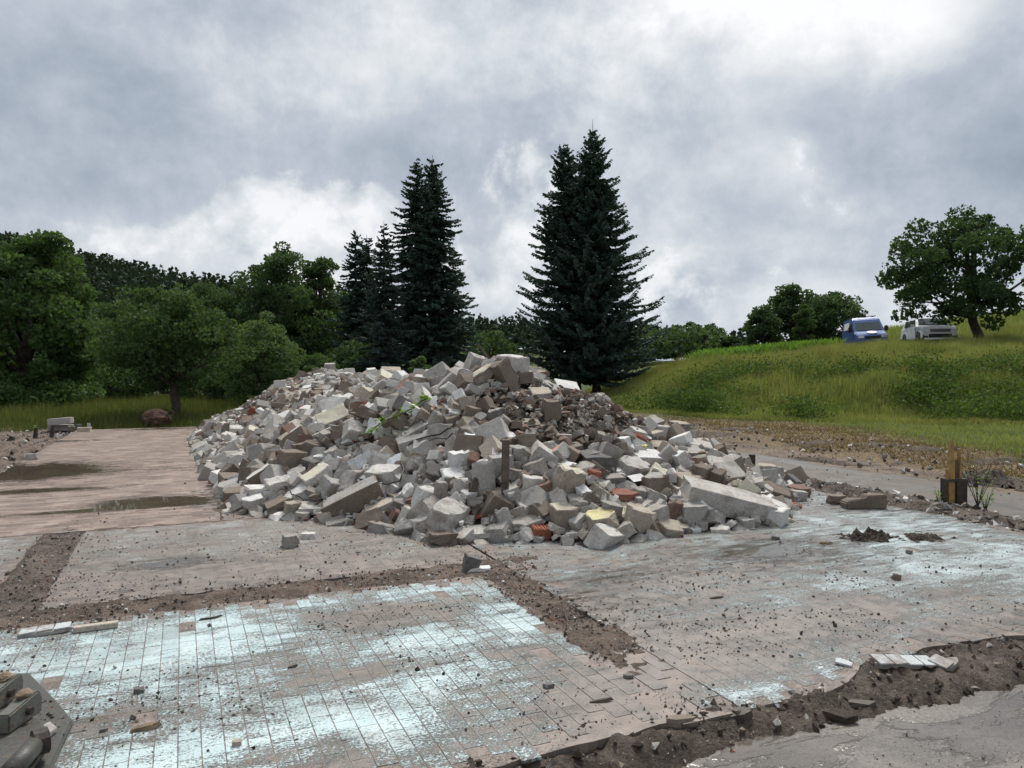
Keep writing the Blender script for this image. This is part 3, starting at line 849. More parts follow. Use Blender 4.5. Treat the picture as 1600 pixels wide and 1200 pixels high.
def pile_h(x, y):
    x, y = np.asarray(x, float), np.asarray(y, float)
    d = poly_dist(x, y, PILE)
    slope = 0.57 + 0.24 * sstep(0.2, 1.6, x) * (y < 14)
    cap = 1.46 - 0.08 * sstep(-1.0, -3.0, x) * sstep(13.5, 11.5, y)
    tt = np.maximum(slope * d, 0) / cap
    h = cap * tt / (1 + tt ** 7) ** (1 / 7.0)
    h = h + 0.27 * np.exp(-((x + 0.1) ** 2 / 0.9 + (y - 10.7) ** 2 / 1.2)) + 0.12 * np.exp(-((x + 4.6) ** 2 + (y - 17.5) ** 2) / 1.6)
    da = poly_dist(x, y, APRON)
    ta = np.maximum(0.62 * da, 0) / 0.60
    ha = 0.60 * ta / (1 + ta ** 5) ** 0.2
    hb = 0.16 * np.minimum(np.maximum(poly_dist(x, y, TAIL), 0) / 0.5, 1)
    h = np.maximum(np.maximum(h, ha), hb)
    n = (fbm(x * 1.1, y * 1.1, 4, 0.55) - 0.5) * 0.42 + (fbm(x * 4, y * 4, 3) - 0.5) * 0.12
    h = h + n * sstep(0.05, 0.5, h)
    return np.where((d > 0) | (da > 0) | (hb > 0), np.maximum(h, -0.02), -0.06 + 0.10 * np.maximum(np.maximum(d, da), -0.4))
def pile_hit(px, py):
    r = ray(px, py)
    Y = np.arange(6.4, 26, 0.01)
    x, z = r[0] * Y, CAM_H + r[2] * Y
    g = np.maximum(pile_h(x, Y), 0.0) - z
    i = int(np.argmax(g > 0)) if (g > 0).any() else -1
    if i < 0:
        i = int(np.argmin(np.where(Y < 20, z - np.maximum(pile_h(x, Y), 0.0), 9)))
    return np.array([x[i], Y[i], z[i]])

def build_core():
    step = 0.06
    xs, ys = np.arange(-9.6, 5.6, step), np.arange(6.7, 24.4, step)
    X, Y = np.meshgrid(xs, ys)
    Z = pile_h(X, Y) - 0.05 + 0.03 * (fbm(X * 9, Y * 9, 3) - .5)
    nr, nc = X.shape
    idx = np.arange(nr * nc).reshape(nr, nc)
    F = np.stack([idx[:-1, :-1], idx[:-1, 1:], idx[1:, 1:], idx[1:, :-1]], -1).reshape(-1, 4)
    keep = (Z.ravel()[F] > -0.06).any(1)
    F = F[keep]
    used = np.unique(F)
    remap = np.full(nr * nc, -1)
    remap[used] = np.arange(len(used))
    V = np.stack([X, Y, Z], -1).reshape(-1, 3)[used]
    tag(link('rubble_earth', mesh_np('rubble_earth', V, remap[F], M_RUBBLESOIL, smooth=True)), kind='stuff')
build_core()

# ---- broken block meshes, unit size, slot 0 broken concrete, slot 1 finished face
def broken_block(seed, ncut, rough=0.02, light=False):
    rnd = random.Random(seed)
    bm = bmesh.new()
    bmesh.ops.create_cube(bm, size=1.0)
    for _ in range(ncut):
        corner = Vector((rnd.choice((-1, 1)), rnd.choice((-1, 1)), rnd.choice((-1, 1, 0))))
        n = Vector((corner.x * rnd.uniform(.25, 1), corner.y * rnd.uniform(.1, 1), corner.z * rnd.uniform(.1, .9))).normalized()
        reach = abs(n.x) * .5 + abs(n.y) * .5 + abs(n.z) * .5
        co = n * reach * rnd.uniform(0.55, 0.85)
        r = bmesh.ops.bisect_plane(bm, geom=bm.verts[:] + bm.edges[:] + bm.faces[:], plane_co=co, plane_no=n, clear_outer=True)
        ed = [e for e in r['geom_cut'] if isinstance(e, bmesh.types.BMEdge)]
        if len(ed) >= 3:
            bmesh.ops.edgeloop_fill(bm, edges=ed)
    bmesh.ops.remove_doubles(bm, verts=bm.verts[:], dist=0.01)
    bmesh.ops.dissolve_limit(bm, angle_limit=0.02, verts=bm.verts[:], edges=bm.edges[:])
    bmesh.ops.bevel(bm, geom=bm.edges[:], offset=rnd.uniform(0.018, 0.04), segments=1, affect='EDGES', clamp_overlap=True)
    bm.normal_update()
    fin = set()
    bmesh.ops.triangulate(bm, faces=[f for f in bm.faces if len(f.verts) > 4])
    bm.normal_update()
    if light:
        for f in bm.faces:
            f.material_index = 0
        bmesh.ops.triangulate(bm, faces=bm.faces[:])
        return bm_mesh('rubble_block', bm, [MAT['grey']])
    long_e = [e for e in bm.edges if e.calc_length() > 0.30]
    bmesh.ops.subdivide_edges(bm, edges=long_e, cuts=2, use_grid_fill=True)
    bmesh.ops.triangulate(bm, faces=bm.faces[:])
    bm.normal_update()
    ph = rnd.uniform(0, 50)
    for v in bm.verts:
        n = v.normal
        axial = max(abs(n.x), abs(n.y), abs(n.z)) > 0.985
        a = rough * (0.35 if axial else 1.5)
        c = v.co * 3.1
        d_ = math.sin(c.x * 2.3 + ph) * math.sin(c.y * 2.9 + ph * 1.7) + math.sin(c.z * 3.7 + ph * .6) * math.sin(c.x * 4.1 - ph) + rnd.uniform(-.6, .6)
        v.co += n * a * d_
    bm.normal_update()
    for f in bm.faces:
        f.material_index = 1 if (f.normal.z > 0.93 and f.calc_center_median().z > 0.38) else 0
    me = bm_mesh('broken_block', bm, [MAT['grey'], MAT['pale']])
    return me
BLOCKS = [broken_block(100 + i, 0 if i < 2 else 1 if i < 8 else 2 if i < 18 else 3 if i < 26 else 5, 0.014 if i < 6 else 0.032) for i in range(32)]
CUBY, CUT, LUMPY = list(range(0, 8)), list(range(8, 22)), list(range(22, 32))

def ribbed_brick():
    bm = bmesh.new()
    bm_box(bm, 0, 0, 0, 1, 1, 0.86)
    for k in range(5):
        bm_box(bm, -0.4 + 0.2 * k, 0, 0.45, 0.11, 0.98, 0.1)
        bm_box(bm, -0.4 + 0.2 * k, -0.5, 0, 0.11, 0.08, 0.84)
    bmesh.ops.bevel(bm, geom=bm.edges[:], offset=0.012, segments=1, affect='EDGES', clamp_overlap=True)
    return bm_mesh('ribbed_brick', bm, [MAT['orange'], MAT['orange']])
RIB = ribbed_brick()

def put_block(name, P, dims, rot, me, mat, top=None):
    o = link(name, me, None, P, rot, dims)
    o.rotation_mode = 'XYZ'
    for i, mm in enumerate((mat, top or mat)):
        o.material_slots[i].link = 'OBJECT'
        o.material_slots[i].material = MAT[mm]
    return o
def block_rot(roll, yaw, tilt):
    # tilt towards the viewer, yaw about the vertical, roll in the picture plane
    return (Matrix.Rotation(R(roll), 3, 'Y') @ Matrix.Rotation(R(tilt), 3, 'X') @ Matrix.Rotation(R(yaw), 3, 'Z')).to_euler()

# px, py, width px, height px, depth/width, roll (clockwise +), yaw, tilt, kind, body, face, category, short name, where
HERO = [
 (800,577,45,40,.9,4,25,6,'q','pale','pale','concrete block','big cracked pale block','perched highest on the pile crest'),
 (412,752,42,38,.9,-32,20,10,'q','brown','white','concrete block','tilted brown block with a white top','at the foot of the left flank'),  # top face white, the rest brown
 (497,750,48,38,.8,-24,28,18,'q','pale','yellow','concrete block','block with a pale yellow-green plaster face','low on the left front slope'),
 (564,728,38,34,.25,-18,10,62,'p','white','blue','wall fragment','white tiled wall fragment with thin dark joints','facing the viewer on the front left slope'),
 (450,712,22,40,.5,22,20,-12,'q','pale','pale','concrete slab','pale slab standing on end and leaning right','on the left flank'),
 (373,776,40,24,.8,0,12,8,'q','brown','brown','concrete block','squat brown-grey block','at the far left front corner of the pile'),
 (395,791,33,25,.8,-6,25,14,'q','pale','white','concrete block','white-topped cube at the pile edge','beside the squat brown-grey block'),
 (434,793,38,22,.9,-20,20,16,'c','brown','brown','concrete block','flat brown wedge-shaped block','on the floor at the left front edge'),
 (457,801,26,24,.8,4,30,5,'q','beige','beige','concrete block','small square beige block','touching the floor at the left front edge'),
 (550,791,82,36,.45,-24,8,14,'q','brown','grey','concrete beam','long brown-grey beam lying askew','at the front left foot of the pile'),
 (597,797,44,24,.6,-20,12,12,'q','grey','beige','concrete beam','short grey beam parallel to the long brown beam','just right of it'),
 (634,809,20,28,.8,28,20,5,'q','pale','pale','concrete block','narrow pale block leaning clockwise','at the front foot of the pile'),
 (660,786,31,44,.7,18,25,8,'l','white','white','plaster lump','ragged chalk-white lump','left of the white-and-black debris at the front'),
 (460,773,42,20,.7,-24,15,22,'q','pale','white','concrete slab','white-faced slab sloping down to the left','low on the left front'),
 (487,794,36,16,.8,4,10,14,'q','pale','pale','concrete slab','thin pale slab lying flat','on the floor at the left front'),
 (443,654,38,22,.8,-16,25,20,'q','pale','white','concrete slab','slab with a bright white top','halfway up the left flank'),
 (371,677,26,22,.7,10,25,12,'q','pale','pale','concrete block','pale leaning block','near the far left foot'),
 (396,682,28,24,.7,30,20,10,'q','beige','yellow','concrete block','clockwise-tilted beige block with a yellowish face','near the far left foot'),
 (521,658,46,42,.7,-12,20,40,'c','pale','yellow','plaster slab','broad pale yellowish slab','in the middle of the left slope'),
 (580,598,22,25,.4,35,15,45,'c','white','white','plaster slab','small bright white slab','under the crest at the left'),
 (606,595,36,22,.8,32,20,14,'q','beige','yellow','concrete block','beige block with a cream face tipped right','just under the left crest'),
 (622,612,48,14,.9,-40,10,48,'p','salmon','salmon','plaster slab','long salmon-pink plaster slab','lying diagonally under the crest'),
 (592,613,38,26,.6,-34,15,10,'c','grey','grey','concrete block','grey block wedged left of the salmon slab',''),
 (656,594,50,16,.8,-8,20,30,'c','pale','yellow','concrete slab','flat slab with a pale yellow top','right of the salmon slab below the crest'),
 (585,668,22,28,.3,28,15,50,'p','blue','white','wall fragment','thin bluish-white panel','beside the green vine'),
 (482,706,46,30,.7,-14,20,5,'l','brown','brown','clod','dark brown earthen lump','right of the pale slab standing on end'),
 (560,702,50,16,.7,-14,10,24,'c','pale','pale','concrete slab','long flat pale slab','left below the vine'),
 (648,672,40,20,.7,-24,15,22,'c','pale','pale','concrete block','pale pointed block','right below the vine'),
 (580,580,14,10,.8,0,20,15,'q','white','white','plaster lump','small white cube on the skyline','of the left crest'),
 (515,572,15,9,.8,0,10,10,'q','grey','grey','concrete block','small grey cube on the skyline','at the left end of the crest'),
 (611,579,30,12,.9,5,15,14,'q','grey','beige','concrete slab','flat grey slab on the skyline','right of the small white cube'),
 (744,569,30,26,.8,22,30,8,'c','pale','pale','concrete block','pale angular block on the skyline','left of the big cracked block'),
 (750,592,44,28,.6,-32,15,18,'c','beige','yellow','concrete block','cream-faced block leaning left','below the skyline, left of the big cracked block'),
 (844,618,33,24,.9,6,15,20,'q','grey','beige','concrete block','grey-brown cuboid with a flat top','below right of the big cracked block'),
 (861,605,30,14,.8,36,10,16,'q','grey','grey','concrete slab','slab sliding down to the right','on the upper right slope'),
 (842,583,28,12,.9,-4,20,12,'c','oldbrick','beige','brick','dusty reddish flat block','just right of the big cracked block'),
 (886,602,36,13,.8,14,12,22,'q','pale','white','concrete slab','white-topped slab','on the upper right shoulder of the pile'),
 (862,645,28,34,.7,6,20,6,'c','brown','brown','concrete block','upright muddy brown block','in the middle of the right slope'),
 (776,652,26,24,.8,-12,30,8,'l','dark','grey','concrete block','rounded dark grey boulder','in the middle of the front slope'),
 (735,652,24,30,.8,14,20,5,'l','brown','brown','concrete block','rounded brown boulder','left of the rounded dark grey boulder'),
 (682,660,26,28,.7,32,25,8,'c','grey','grey','concrete block','grey block standing on its corner','right of the vine tip'),
 (708,658,25,18,.8,-10,20,12,'c','brown','brown','concrete block','brown squarish block','between the corner-standing block and the brown boulder'),
 (642,693,42,26,.8,-12,15,14,'q','grey','grey','concrete block','broad smooth grey block','below the vine'),
 (688,636,32,20,.8,-14,20,28,'c','grey','salmon','concrete block','grey block with a pink and white top','above the right end of the vine'),
 (828,661,30,15,.8,4,15,24,'q','beige','beige','concrete slab','flat beige slab carrying a small stone','in the middle of the right slope'),
 (850,715,42,30,.6,36,15,10,'q','pale','pale','concrete beam','pale beam tipped steeply right','right of the wooden post'),
 (812,712,40,28,.7,4,25,8,'l','grey','grey','concrete block','rough grey block behind the post','at the right of the post top'),
 (783,728,34,30,.7,-4,20,6,'q','grey','grey','concrete block','grey block directly behind the wooden post',''),
 (756,758,30,60,.6,-3,18,2,'q','grey','dark','concrete slab','tall grey slab standing upright','left of the wooden post'),
 (712,742,42,20,.7,14,18,22,'q','white','white','insulation block','bright white clean-edged block','left above the tall upright slab'),
 (718,769,22,36,.6,8,15,5,'c','pale','pale','concrete block','pale upright chunk','left of the tall upright slab'),
 (686,779,18,46,.8,10,20,4,'q','grey','grey','concrete slab','narrow grey slab on end','right of the chalk-white lump'),
 (775,796,36,40,.5,34,20,8,'q','brown','brown','concrete block','dark brown block tipped on its corner','below the wooden post'),
 (790,816,20,36,.7,-20,15,4,'c','grey','grey','concrete block','slim grey chunk leaning left','at the front foot below the post'),
 (822,821,40,24,.8,-8,20,16,'c','pale','pale','concrete block','low pale boulder at the front foot','left of the orange ribbed brick'),
 (881,809,42,38,.8,4,20,10,'q','beige','yellow','concrete block','large cube with a yellowish top','at the front foot, right of the orange ribbed brick'),
 (888,760,50,52,.7,16,28,6,'l','beige','yellow','concrete block','large rough cream block standing tall','above the large yellowish cube'),
 (832,762,33,30,.6,10,12,6,'q','pale','pale','concrete slab','square pale slab facing the viewer','right of the wooden post'),
 (852,771,22,28,.6,-14,15,6,'c','oldbrick','oldbrick','brick','dark red-brown brick wedge','right of the square pale slab'),
 (843,831,32,22,.8,12,25,10,'r','orange','orange','brick','orange ribbed hollow brick','on the floor at the very front of the pile'),
 (932,723,52,34,.8,4,18,12,'c','dark','dark','concrete block','big charcoal-grey lump with a rod across it','on the right slope'),
 (882,731,32,20,.8,-10,15,18,'c','white','white','plaster lump','white rounded lump','left of the charcoal-grey lump'),
 (968,775,50,17,.5,4,10,10,'q','brick','brick','brick','long bright red brick fragment','among grey blocks at the right front'),
 (927,748,20,24,.8,16,20,8,'l','orange','brick','brick','crumbled red brick lump','above left of the long red brick'),
 (938,816,48,36,.8,2,20,16,'l','beige','sulphur','concrete block','rounded block with a sulphur-yellow ribbed top','at the front foot'),
 (895,701,26,16,.9,-4,20,14,'c','brown','brown','concrete block','small brown slab','left above the charcoal-grey lump'),
 (742,806,28,9,.7,-10,12,18,'q','brick','brick','brick','flat red brick plate at the front','left of the dark brown block'),
 (765,703,22,12,.6,-18,20,20,'q','orange','orange','brick','tilted red roof-tile piece','left of the post top'),
 (750,833,38,18,.8,3,10,14,'c','pale','pale','concrete slab','low flat pale stone on the floor','at the front foot left of centre'),
 (1139,792,122,40,.38,16,6,12,'q','pale','pale','concrete beam','huge pale concrete beam sloping to the floor','at the right foot of the pile'),
 (1214,805,31,24,.7,26,15,16,'c','white','white','concrete block','bright white broken end','lying past the lower end of the huge beam'),
 (1082,808,37,36,.7,1,12,5,'q','grey','grey','concrete block','upright cube with vertical grooves','left of the huge beam at the front edge'),
 (997,821,50,38,.7,22,20,8,'l','beige','beige','concrete block','rough beige boulder','at the front foot right of the sulphur-topped block'),
 (1026,811,36,36,.7,-8,30,6,'q','pale','pale','concrete block','smooth pale cube behind the rough boulder','at the right front foot'),
 (981,799,52,20,.8,4,12,20,'q','beige','yellow','concrete slab','flat cream slab','behind the sulphur-topped block'),
 (1053,803,24,32,.7,4,15,4,'q','oldbrick','oldbrick','brick','red-brown brick block','left of the grooved upright cube'),
 (1024,766,38,42,.8,-6,25,6,'l','brown','grey','concrete block','rounded brown-grey boulder','behind the red-brown brick block'),
 (1034,774,12,26,.8,52,15,6,'q','beige','beige','plaster slab','thin beige slab leaning over','on the rounded brown-grey boulder'),
 (1056,776,25,8,.7,-30,10,16,'q','white','white','plaster slab','thin white strip of plaster','above the huge beam'),
 (1010,719,50,30,.7,10,20,16,'q','pale','white','concrete block','pale block with a white top','on the right slope beside the yellow chip'),
 (1050,720,36,30,.6,44,15,8,'q','grey','grey','concrete block','grey block tipped on its corner','right of the white-topped pale block'),
 (1068,728,20,40,.9,-24,20,8,'q','pale','blue','concrete block','wedge with a bluish-white edge','leaning at the right shoulder'),
 (1141,730,36,28,.8,-18,20,10,'q','grey','pale','concrete block','grey tilted cube nearest the short iron post',''),
 (1075,708,48,18,.7,4,12,12,'q','grey','grey','concrete beam','long flat grey beam','at the right rear shoulder'),
 (1022,698,46,17,.8,8,12,12,'c','brown','beige','concrete slab','flat brownish slab','below the rear grey blocks at the right shoulder'),
 (1025,684,25,20,.8,-6,25,8,'q','grey','beige','concrete block','small grey-brown cuboid','on the flat brownish slab'),
 (1050,687,27,18,.8,22,20,12,'q','grey','grey','concrete block','small block tipped right','beside the small grey-brown cuboid'),
 (1061,677,27,20,.8,6,15,8,'c','grey','beige','concrete block','blunt grey-beige block','behind the small block tipped right'),
 (1018,665,36,17,.8,-2,25,20,'q','grey','grey','concrete slab','roof-shaped grey slab','topmost of the right rear shoulder'),
 (996,690,20,22,.7,32,15,12,'r','brick','brick','brick','dark red ribbed brick','on the right earth slope'),
 (957,755,33,24,.7,2,20,10,'q','dark','grey','concrete block','dark square block','below the charcoal-grey lump'),
 (995,755,27,24,.8,4,25,22,'q','black','white','concrete block','black-sided block with a white top','right of the dark square block'),
 (1076,756,44,28,.7,8,18,10,'c','beige','beige','concrete block','big beige block resting on the huge beam','at its upper end'),
 (1110,762,28,15,.8,14,15,12,'c','beige','beige','concrete block','small beige wedge','right of the big beige block'),
 (1036,738,23,7,.7,0,8,12,'q','white','white','plaster slab','white bar-shaped piece','below the pale block with a white top'),
 (1062,823,31,15,.8,8,20,14,'c','pale','yellow','concrete block','low stone with a cream top','in front of the red-brown brick block'),
 (1087,829,17,9,.8,0,20,12,'l','white','white','stone','small white stone','in front of the grooved upright cube'),
 (1165,822,23,17,.9,0,25,8,'l','grey','grey','stone','grey stone under the huge beam','in front of the dark gap'),
 (1186,773,38,12,.8,6,10,14,'q','white','white','plaster slab','flat white slab','behind the lower end of the huge beam'),
 (1100,736,25,16,.8,-6,20,16,'q','white','white','plaster slab','white square-edged piece','left of the grey tilted cube'),
 (1112,722,42,15,.8,2,12,12,'q','grey','grey','concrete beam','grey beam half buried','behind the grey tilted cube'),
 (1163,745,25,14,.8,-10,20,12,'c','grey','beige','concrete block','grey wedge in the weeds','below the short iron post'),
 (1211,752,30,22,.8,14,20,8,'c','grey','grey','concrete block','angular grey block in dark soil','right of the short iron post'),
 (1238,748,14,18,.8,24,20,4,'c','brown','brown','concrete block','pointed brown chunk','at the tip of the pile tail'),
 (1248,769,30,17,.8,3,20,10,'q','oldbrick','oldbrick','brick','lone brown brick with a flat top','on the floor by the pile tail'),
]
placed = []          # (x, y, z, radius)
HERO_PX = []
def build_heroes():
    rnd = random.Random(77)
    pools = {'q': CUBY, 'c': CUT, 'l': LUMPY}
    for (px, py, w, h, dep, roll, yaw, tilt, kd, body, face, cat, short, where) in HERO:
        P = pile_hit(px, py + h * 0.18)
        d = P[1]
        k = d / FPX
        W, Hh = w * k, h * k
        if kd == 'p':
            dims = (W, max(0.05, W * 0.16), Hh) if False else (W, Hh, max(0.05, W * 0.18))
            rot = block_rot(roll, yaw, tilt)
            me = BLOCKS[rnd.choice(CUT)]
        else:
            M0 = np.array(block_rot(0, yaw, tilt).to_matrix())
            d0 = np.array([W, W * dep, Hh])
            for _ in range(6):
                ex, ez = (np.abs(M0[0]) * d0).sum(), (np.abs(M0[2]) * d0).sum()
                d0[:2] *= W / ex
                d0[2] = max(0.25 * Hh, d0[2] + Hh - ez)
            dims = tuple(d0 * 1.2)
            rot = block_rot(roll, yaw, -tilt * 0.0 + tilt)
            me = RIB if kd == 'r' else BLOCKS[rnd.choice(pools[kd])]
        Q = at_depth(px, py, d)
        Q[1] += 0.10 * W
        ext = abs(math.cos(R(roll))) * Hh / 2 + abs(math.sin(R(roll))) * W / 2
        if P[2] < 0.05 or py > 780:
            g = max(float(pile_h(np.array([Q[0]]), np.array([Q[1]]))[0]), 0.0)
            if Q[2] - ext < 0.0:
                Q[2] = ext - 0.01
        nm = {'brick': 'brick', 'clod': 'earth_clod', 'stone': 'stone'}.get(cat, cat.replace(' ', '_'))
        o = put_block(nm, Q, dims, rot, me, body, face)
        tag(o, (short + ' ' + where).strip(), cat, 'blocks and fragments of the rubble pile')
        placed.append((Q[0], Q[1], Q[2], 0.50 * max(W, Hh), min(W, Hh) * .5))
        if 'tiled wall' in short:
            tl = None
            for i in range(3):
                for j in range(3):
                    if tl is None:
                        bm = bmesh.new()
                        bm_box(bm, 0, 0, 0, .29, .29, .14)
                        tl = bm_mesh('wall_tile', bm, MAT['blue'])
                    if (i, j) not in ((0, 0), (2, 2)):
                        link('tile', tl, o, (-.31 + .31 * i, -.31 + .31 * j, .54))
        HERO_PX.append((px, py, short))
        if len((short + ' ' + where).replace('-', ' ').split()) > 16:
            print('LONG', short, where)
build_heroes()

def build_fill():
    rs = np.random.RandomState(21)
    rnd = random.Random(5)
    N = 60000
    x, y = rs.uniform(-9.4, 5.2, N), rs.uniform(7.0, 24, N)
    d = np.maximum(np.maximum(poly_dist(x, y, PILE), poly_dist(x, y, APRON)), poly_dist(x, y, TAIL))
    ok = d > -0.05
    x, y = x[ok], y[ok]
    z = pile_h(x, y)
    e = 0.25
    gx, gy = (pile_h(x + e, y) - pile_h(x - e, y)) / (2 * e), (pile_h(x, y + e) - pile_h(x, y - e)) / (2 * e)
    # facing the photo position
    nrm = np.stack([-gx, -gy, np.ones_like(gx)], 1)
    nrm /= np.linalg.norm(nrm, axis=1)[:, None]
    vd = np.stack([-x, -y, CAM_H - z], 1)
    vd /= np.linalg.norm(vd, axis=1)[:, None]
    facing = (nrm * vd).sum(1)
    px, py = project(x, y, z)
    # earth-covered streaks: fewer and smaller lumps there
    streak = np.exp(-(((px - 860 - (py - 620) * 0.55) / 60) ** 2)) * (py > 600) * (py < 700) + np.exp(-(((px - 790) / 60) ** 2 + ((py - 625) / 22) ** 2)) + \
        np.exp(-(((px - 545 + (py - 660) * 0.6) / 26) ** 2 + ((py - 662) / 22) ** 2)) + 0.9 * np.exp(-(((px - 960) / 60) ** 2 + ((py - 655) / 30) ** 2)) + 0.8 * np.exp(-(((px - 390) / 60) ** 2 + ((py - 630) / 22) ** 2)) + 0.7 * np.exp(-(((px - 790) / 50) ** 2 + ((py - 670) / 18) ** 2))
    P0 = np.array([p[:3] for p in placed])
    R0 = np.array([p[3] for p in placed])
    acc, accr = [], []
    grid = {}
    def near(p, r, k):
        cx, cy = int(p[0] / .4), int(p[1] / .4)
        for i in range(cx - 1, cx + 2):
            for j in range(cy - 1, cy + 2):
                for q in grid.get((i, j), ()):
                    if (q[0] - p[0]) ** 2 + (q[1] - p[1]) ** 2 + (q[2] - p[2]) ** 2 < ((q[3] + r) * k) ** 2:
                        return True
        return False
    for p, r in zip(P0, R0):
        grid.setdefault((int(p[0] / .4), int(p[1] / .4)), []).append((*p, r))
    cand = np.arange(len(x))
    k = 0
    for size, tries, ov in ((0.30, 600, 0.85), (0.245, 1500, 0.84), (0.20, 3500, 0.80), (0.16, 7000, 0.78), (0.125, 12000, 0.76), (0.095, 14000, 0.74), (0.070, 34000, 0.66)):
        for _ in range(tries):
            i = cand[k % len(cand)]
            k += 1
            if streak[i] > 0.5 and (size > 0.13 or rnd.random() < 0.9):
                continue
            if ((y[i] > 12.5 and x[i] < -2.0 and size > 0.17) or (x[i] > 3.4 and size > .13)) and rnd.random() < .85:
                continue
            r = size * 0.5
            p = (x[i], y[i], z[i] + r * 0.35)
            if near(p, r, ov):
                continue
            grid.setdefault((int(p[0] / .4), int(p[1] / .4)), []).append((*p, r))
            acc.append((*p, size * rnd.uniform(.85, 1.2), facing[i], px[i], py[i], streak[i]))
    acc = np.array(acc)
    vis = acc[:, 3] / acc[:, 1] * np.clip(acc[:, 4], 0, 1) * (acc[:, 4] > 0.10)
    order = np.argsort(-vis)
    nobj = 300 - 12 - len(HERO)
    shades = ['grey'] * 32 + ['pale'] * 33 + ['beige'] * 8 + ['brown'] * 17 + ['white'] * 9 + ['dark'] * 2 + ['oldbrick'] * 2 + ['brick'] * 1 + ['yellow'] * 1
    words = {'grey': 'grey concrete', 'pale': 'pale concrete', 'beige': 'beige concrete', 'brown': 'muddy brown', 'white': 'white plaster', 'dark': 'dark grey', 'oldbrick': 'dusty brick', 'brick': 'red brick', 'yellow': 'cream plaster'}
    used = set()
    HP = np.array([(h[0], h[1]) for h in HERO_PX], float)
    rest = []
    for n_, i in enumerate(order):
        X, Y, Z, S, fc, qx, qy, stk = acc[i]
        shade = rnd.choice(shades)
        if qx < 470 and qy < 650 and rnd.random() < .65:
            shade = rnd.choice(['brown', 'oldbrick', 'beige', 'beige'])
        if stk > .4:
            shade = rnd.choice(['brown', 'grey', 'grey', 'pale', 'oldbrick'])
        if n_ >= nobj:
            rest.append((X, Y, Z, S, shade))
            continue
        pool, form = rnd.choice(((CUBY, 'block'), (CUBY, 'block'), (CUBY, 'block'), (CUT, 'wedge'), (CUT, 'wedge'), (LUMPY, 'lump')))
        if shade in ('brick', 'oldbrick'):
            form = 'fragment'
        if shade in ('brick', 'oldbrick'):
            S *= .7
        asp = (rnd.uniform(.85, 1.35), rnd.uniform(.7, 1.1), rnd.uniform(.45, .95))
        dims = tuple(S * a for a in asp)
        rot = Euler((rnd.gauss(0, .45), rnd.gauss(0, .45), rnd.uniform(0, 6.28)))
        face = shade
        if shade in ('grey', 'pale', 'beige') and rnd.random() < .16:
            face = rnd.choice(['white', 'white', 'yellow', 'blue', 'salmon'])
        o = put_block('brick_fragment' if 'brick' in shade else 'concrete_chunk', (X, Y, Z), dims, rot, BLOCKS[rnd.choice(pool)], shade, face)
        sz = 'large' if S * FPX / Y > 34 else 'medium-sized' if S * FPX / Y > 24 else 'small'
        facew = {'white': ' with a white face', 'yellow': ' with a cream face', 'blue': ' with a bluish face', 'salmon': ' with a pink face'}.get(face if face != shade else '', '')
        near_i = np.argsort(np.hypot(HP[:, 0] - qx, HP[:, 1] - qy))
        for j in near_i[:25]:
            dx, dy = qx - HP[j, 0], qy - HP[j, 1]
            a = math.degrees(math.atan2(-dy, dx)) % 360
            rel = ('right of', 'above right of', 'above', 'above left of', 'left of', 'below left of', 'below', 'below right of')[int(((a + 22.5) % 360) // 45)]
            lab = f'{sz} {words[shade]} {form}{facew} {rel} the {HERO_PX[j][2]}'
            if lab not in used and len(lab.replace('-', ' ').split()) <= 16:
                break
        used.add(lab)
        tag(o, lab, 'brick' if 'brick' in shade else 'plaster chunk' if shade in ('white', 'yellow') else 'concrete chunk', 'blocks and fragments of the rubble pile')
    # the smaller rubble: far past counting
    keys = ['grey', 'pale', 'beige', 'brown', 'white', 'dark', 'oldbrick', 'brick', 'yellow']
    mats = [MAT[k_] for k_ in keys]
    LB = [broken_block(300 + i, 1 + i % 4, light=True) for i in range(12)]
    bt = [np.array([v.co for v in m_.vertices]) for m_ in LB]
    bf = []
    for m_ in LB:
        bf.append(np.array([p.vertices[:] for p in m_.polygons]))
    VV, FF, MM, off = [], [], [], 0
    for (X, Y, Z, S, shade) in rest:
        b_ = rnd.randrange(12)
        M3 = np.array(Euler((rnd.gauss(0, .5), rnd.gauss(0, .5), rnd.uniform(0, 6.28))).to_matrix())
        v = (bt[b_] * np.array([S * rnd.uniform(.8, 1.3), S * rnd.uniform(.7, 1.1), S * rnd.uniform(.4, .95)])) @ M3.T + np.array([X, Y, Z])
        VV.append(v)
        FF.append(bf[b_] + off)
        MM.append(np.full(len(bf[b_]), keys.index(shade)))
        off += len(v)
    o = link('broken_concrete_rubble', mesh_np('broken_concrete_rubble', np.concatenate(VV), np.concatenate(FF), mats, np.concatenate(MM)))
    tag(o, kind='stuff')
    print('fill', len(acc), 'rest', len(rest), 'rest verts', off)
    # small lumps between the blocks and spilling over the edges
    n = 30000
    sx, sy = x[:n], y[:n]
    zz = z[:n]
    u = rs.rand(len(sx))
    sizes = 0.020 + 0.10 * u ** 3
    stk = streak[:n]
    p_ = rs.rand(len(sx))
    mi = np.where(p_ < .40, 3, np.where(p_ < .62, 0, np.where(p_ < .74, 1, np.where(p_ < .84, 2, np.where(p_ < .93, 4, np.where(p_ < .975, 6, 7))))))
    dirty = (stk > .35) & (rs.rand(len(sx)) < .75)
    mi = np.where(dirty, 3, mi)
    sizes = np.where(mi == 4, sizes * .7, sizes)
    pebbles('small_rubble', np.stack([sx, sy, zz + sizes * .2 + .05 * rs.rand(len(sx)) ** 2], 1), sizes, mats, mi, seed=3, flat=0.8, faces='box')
build_fill()

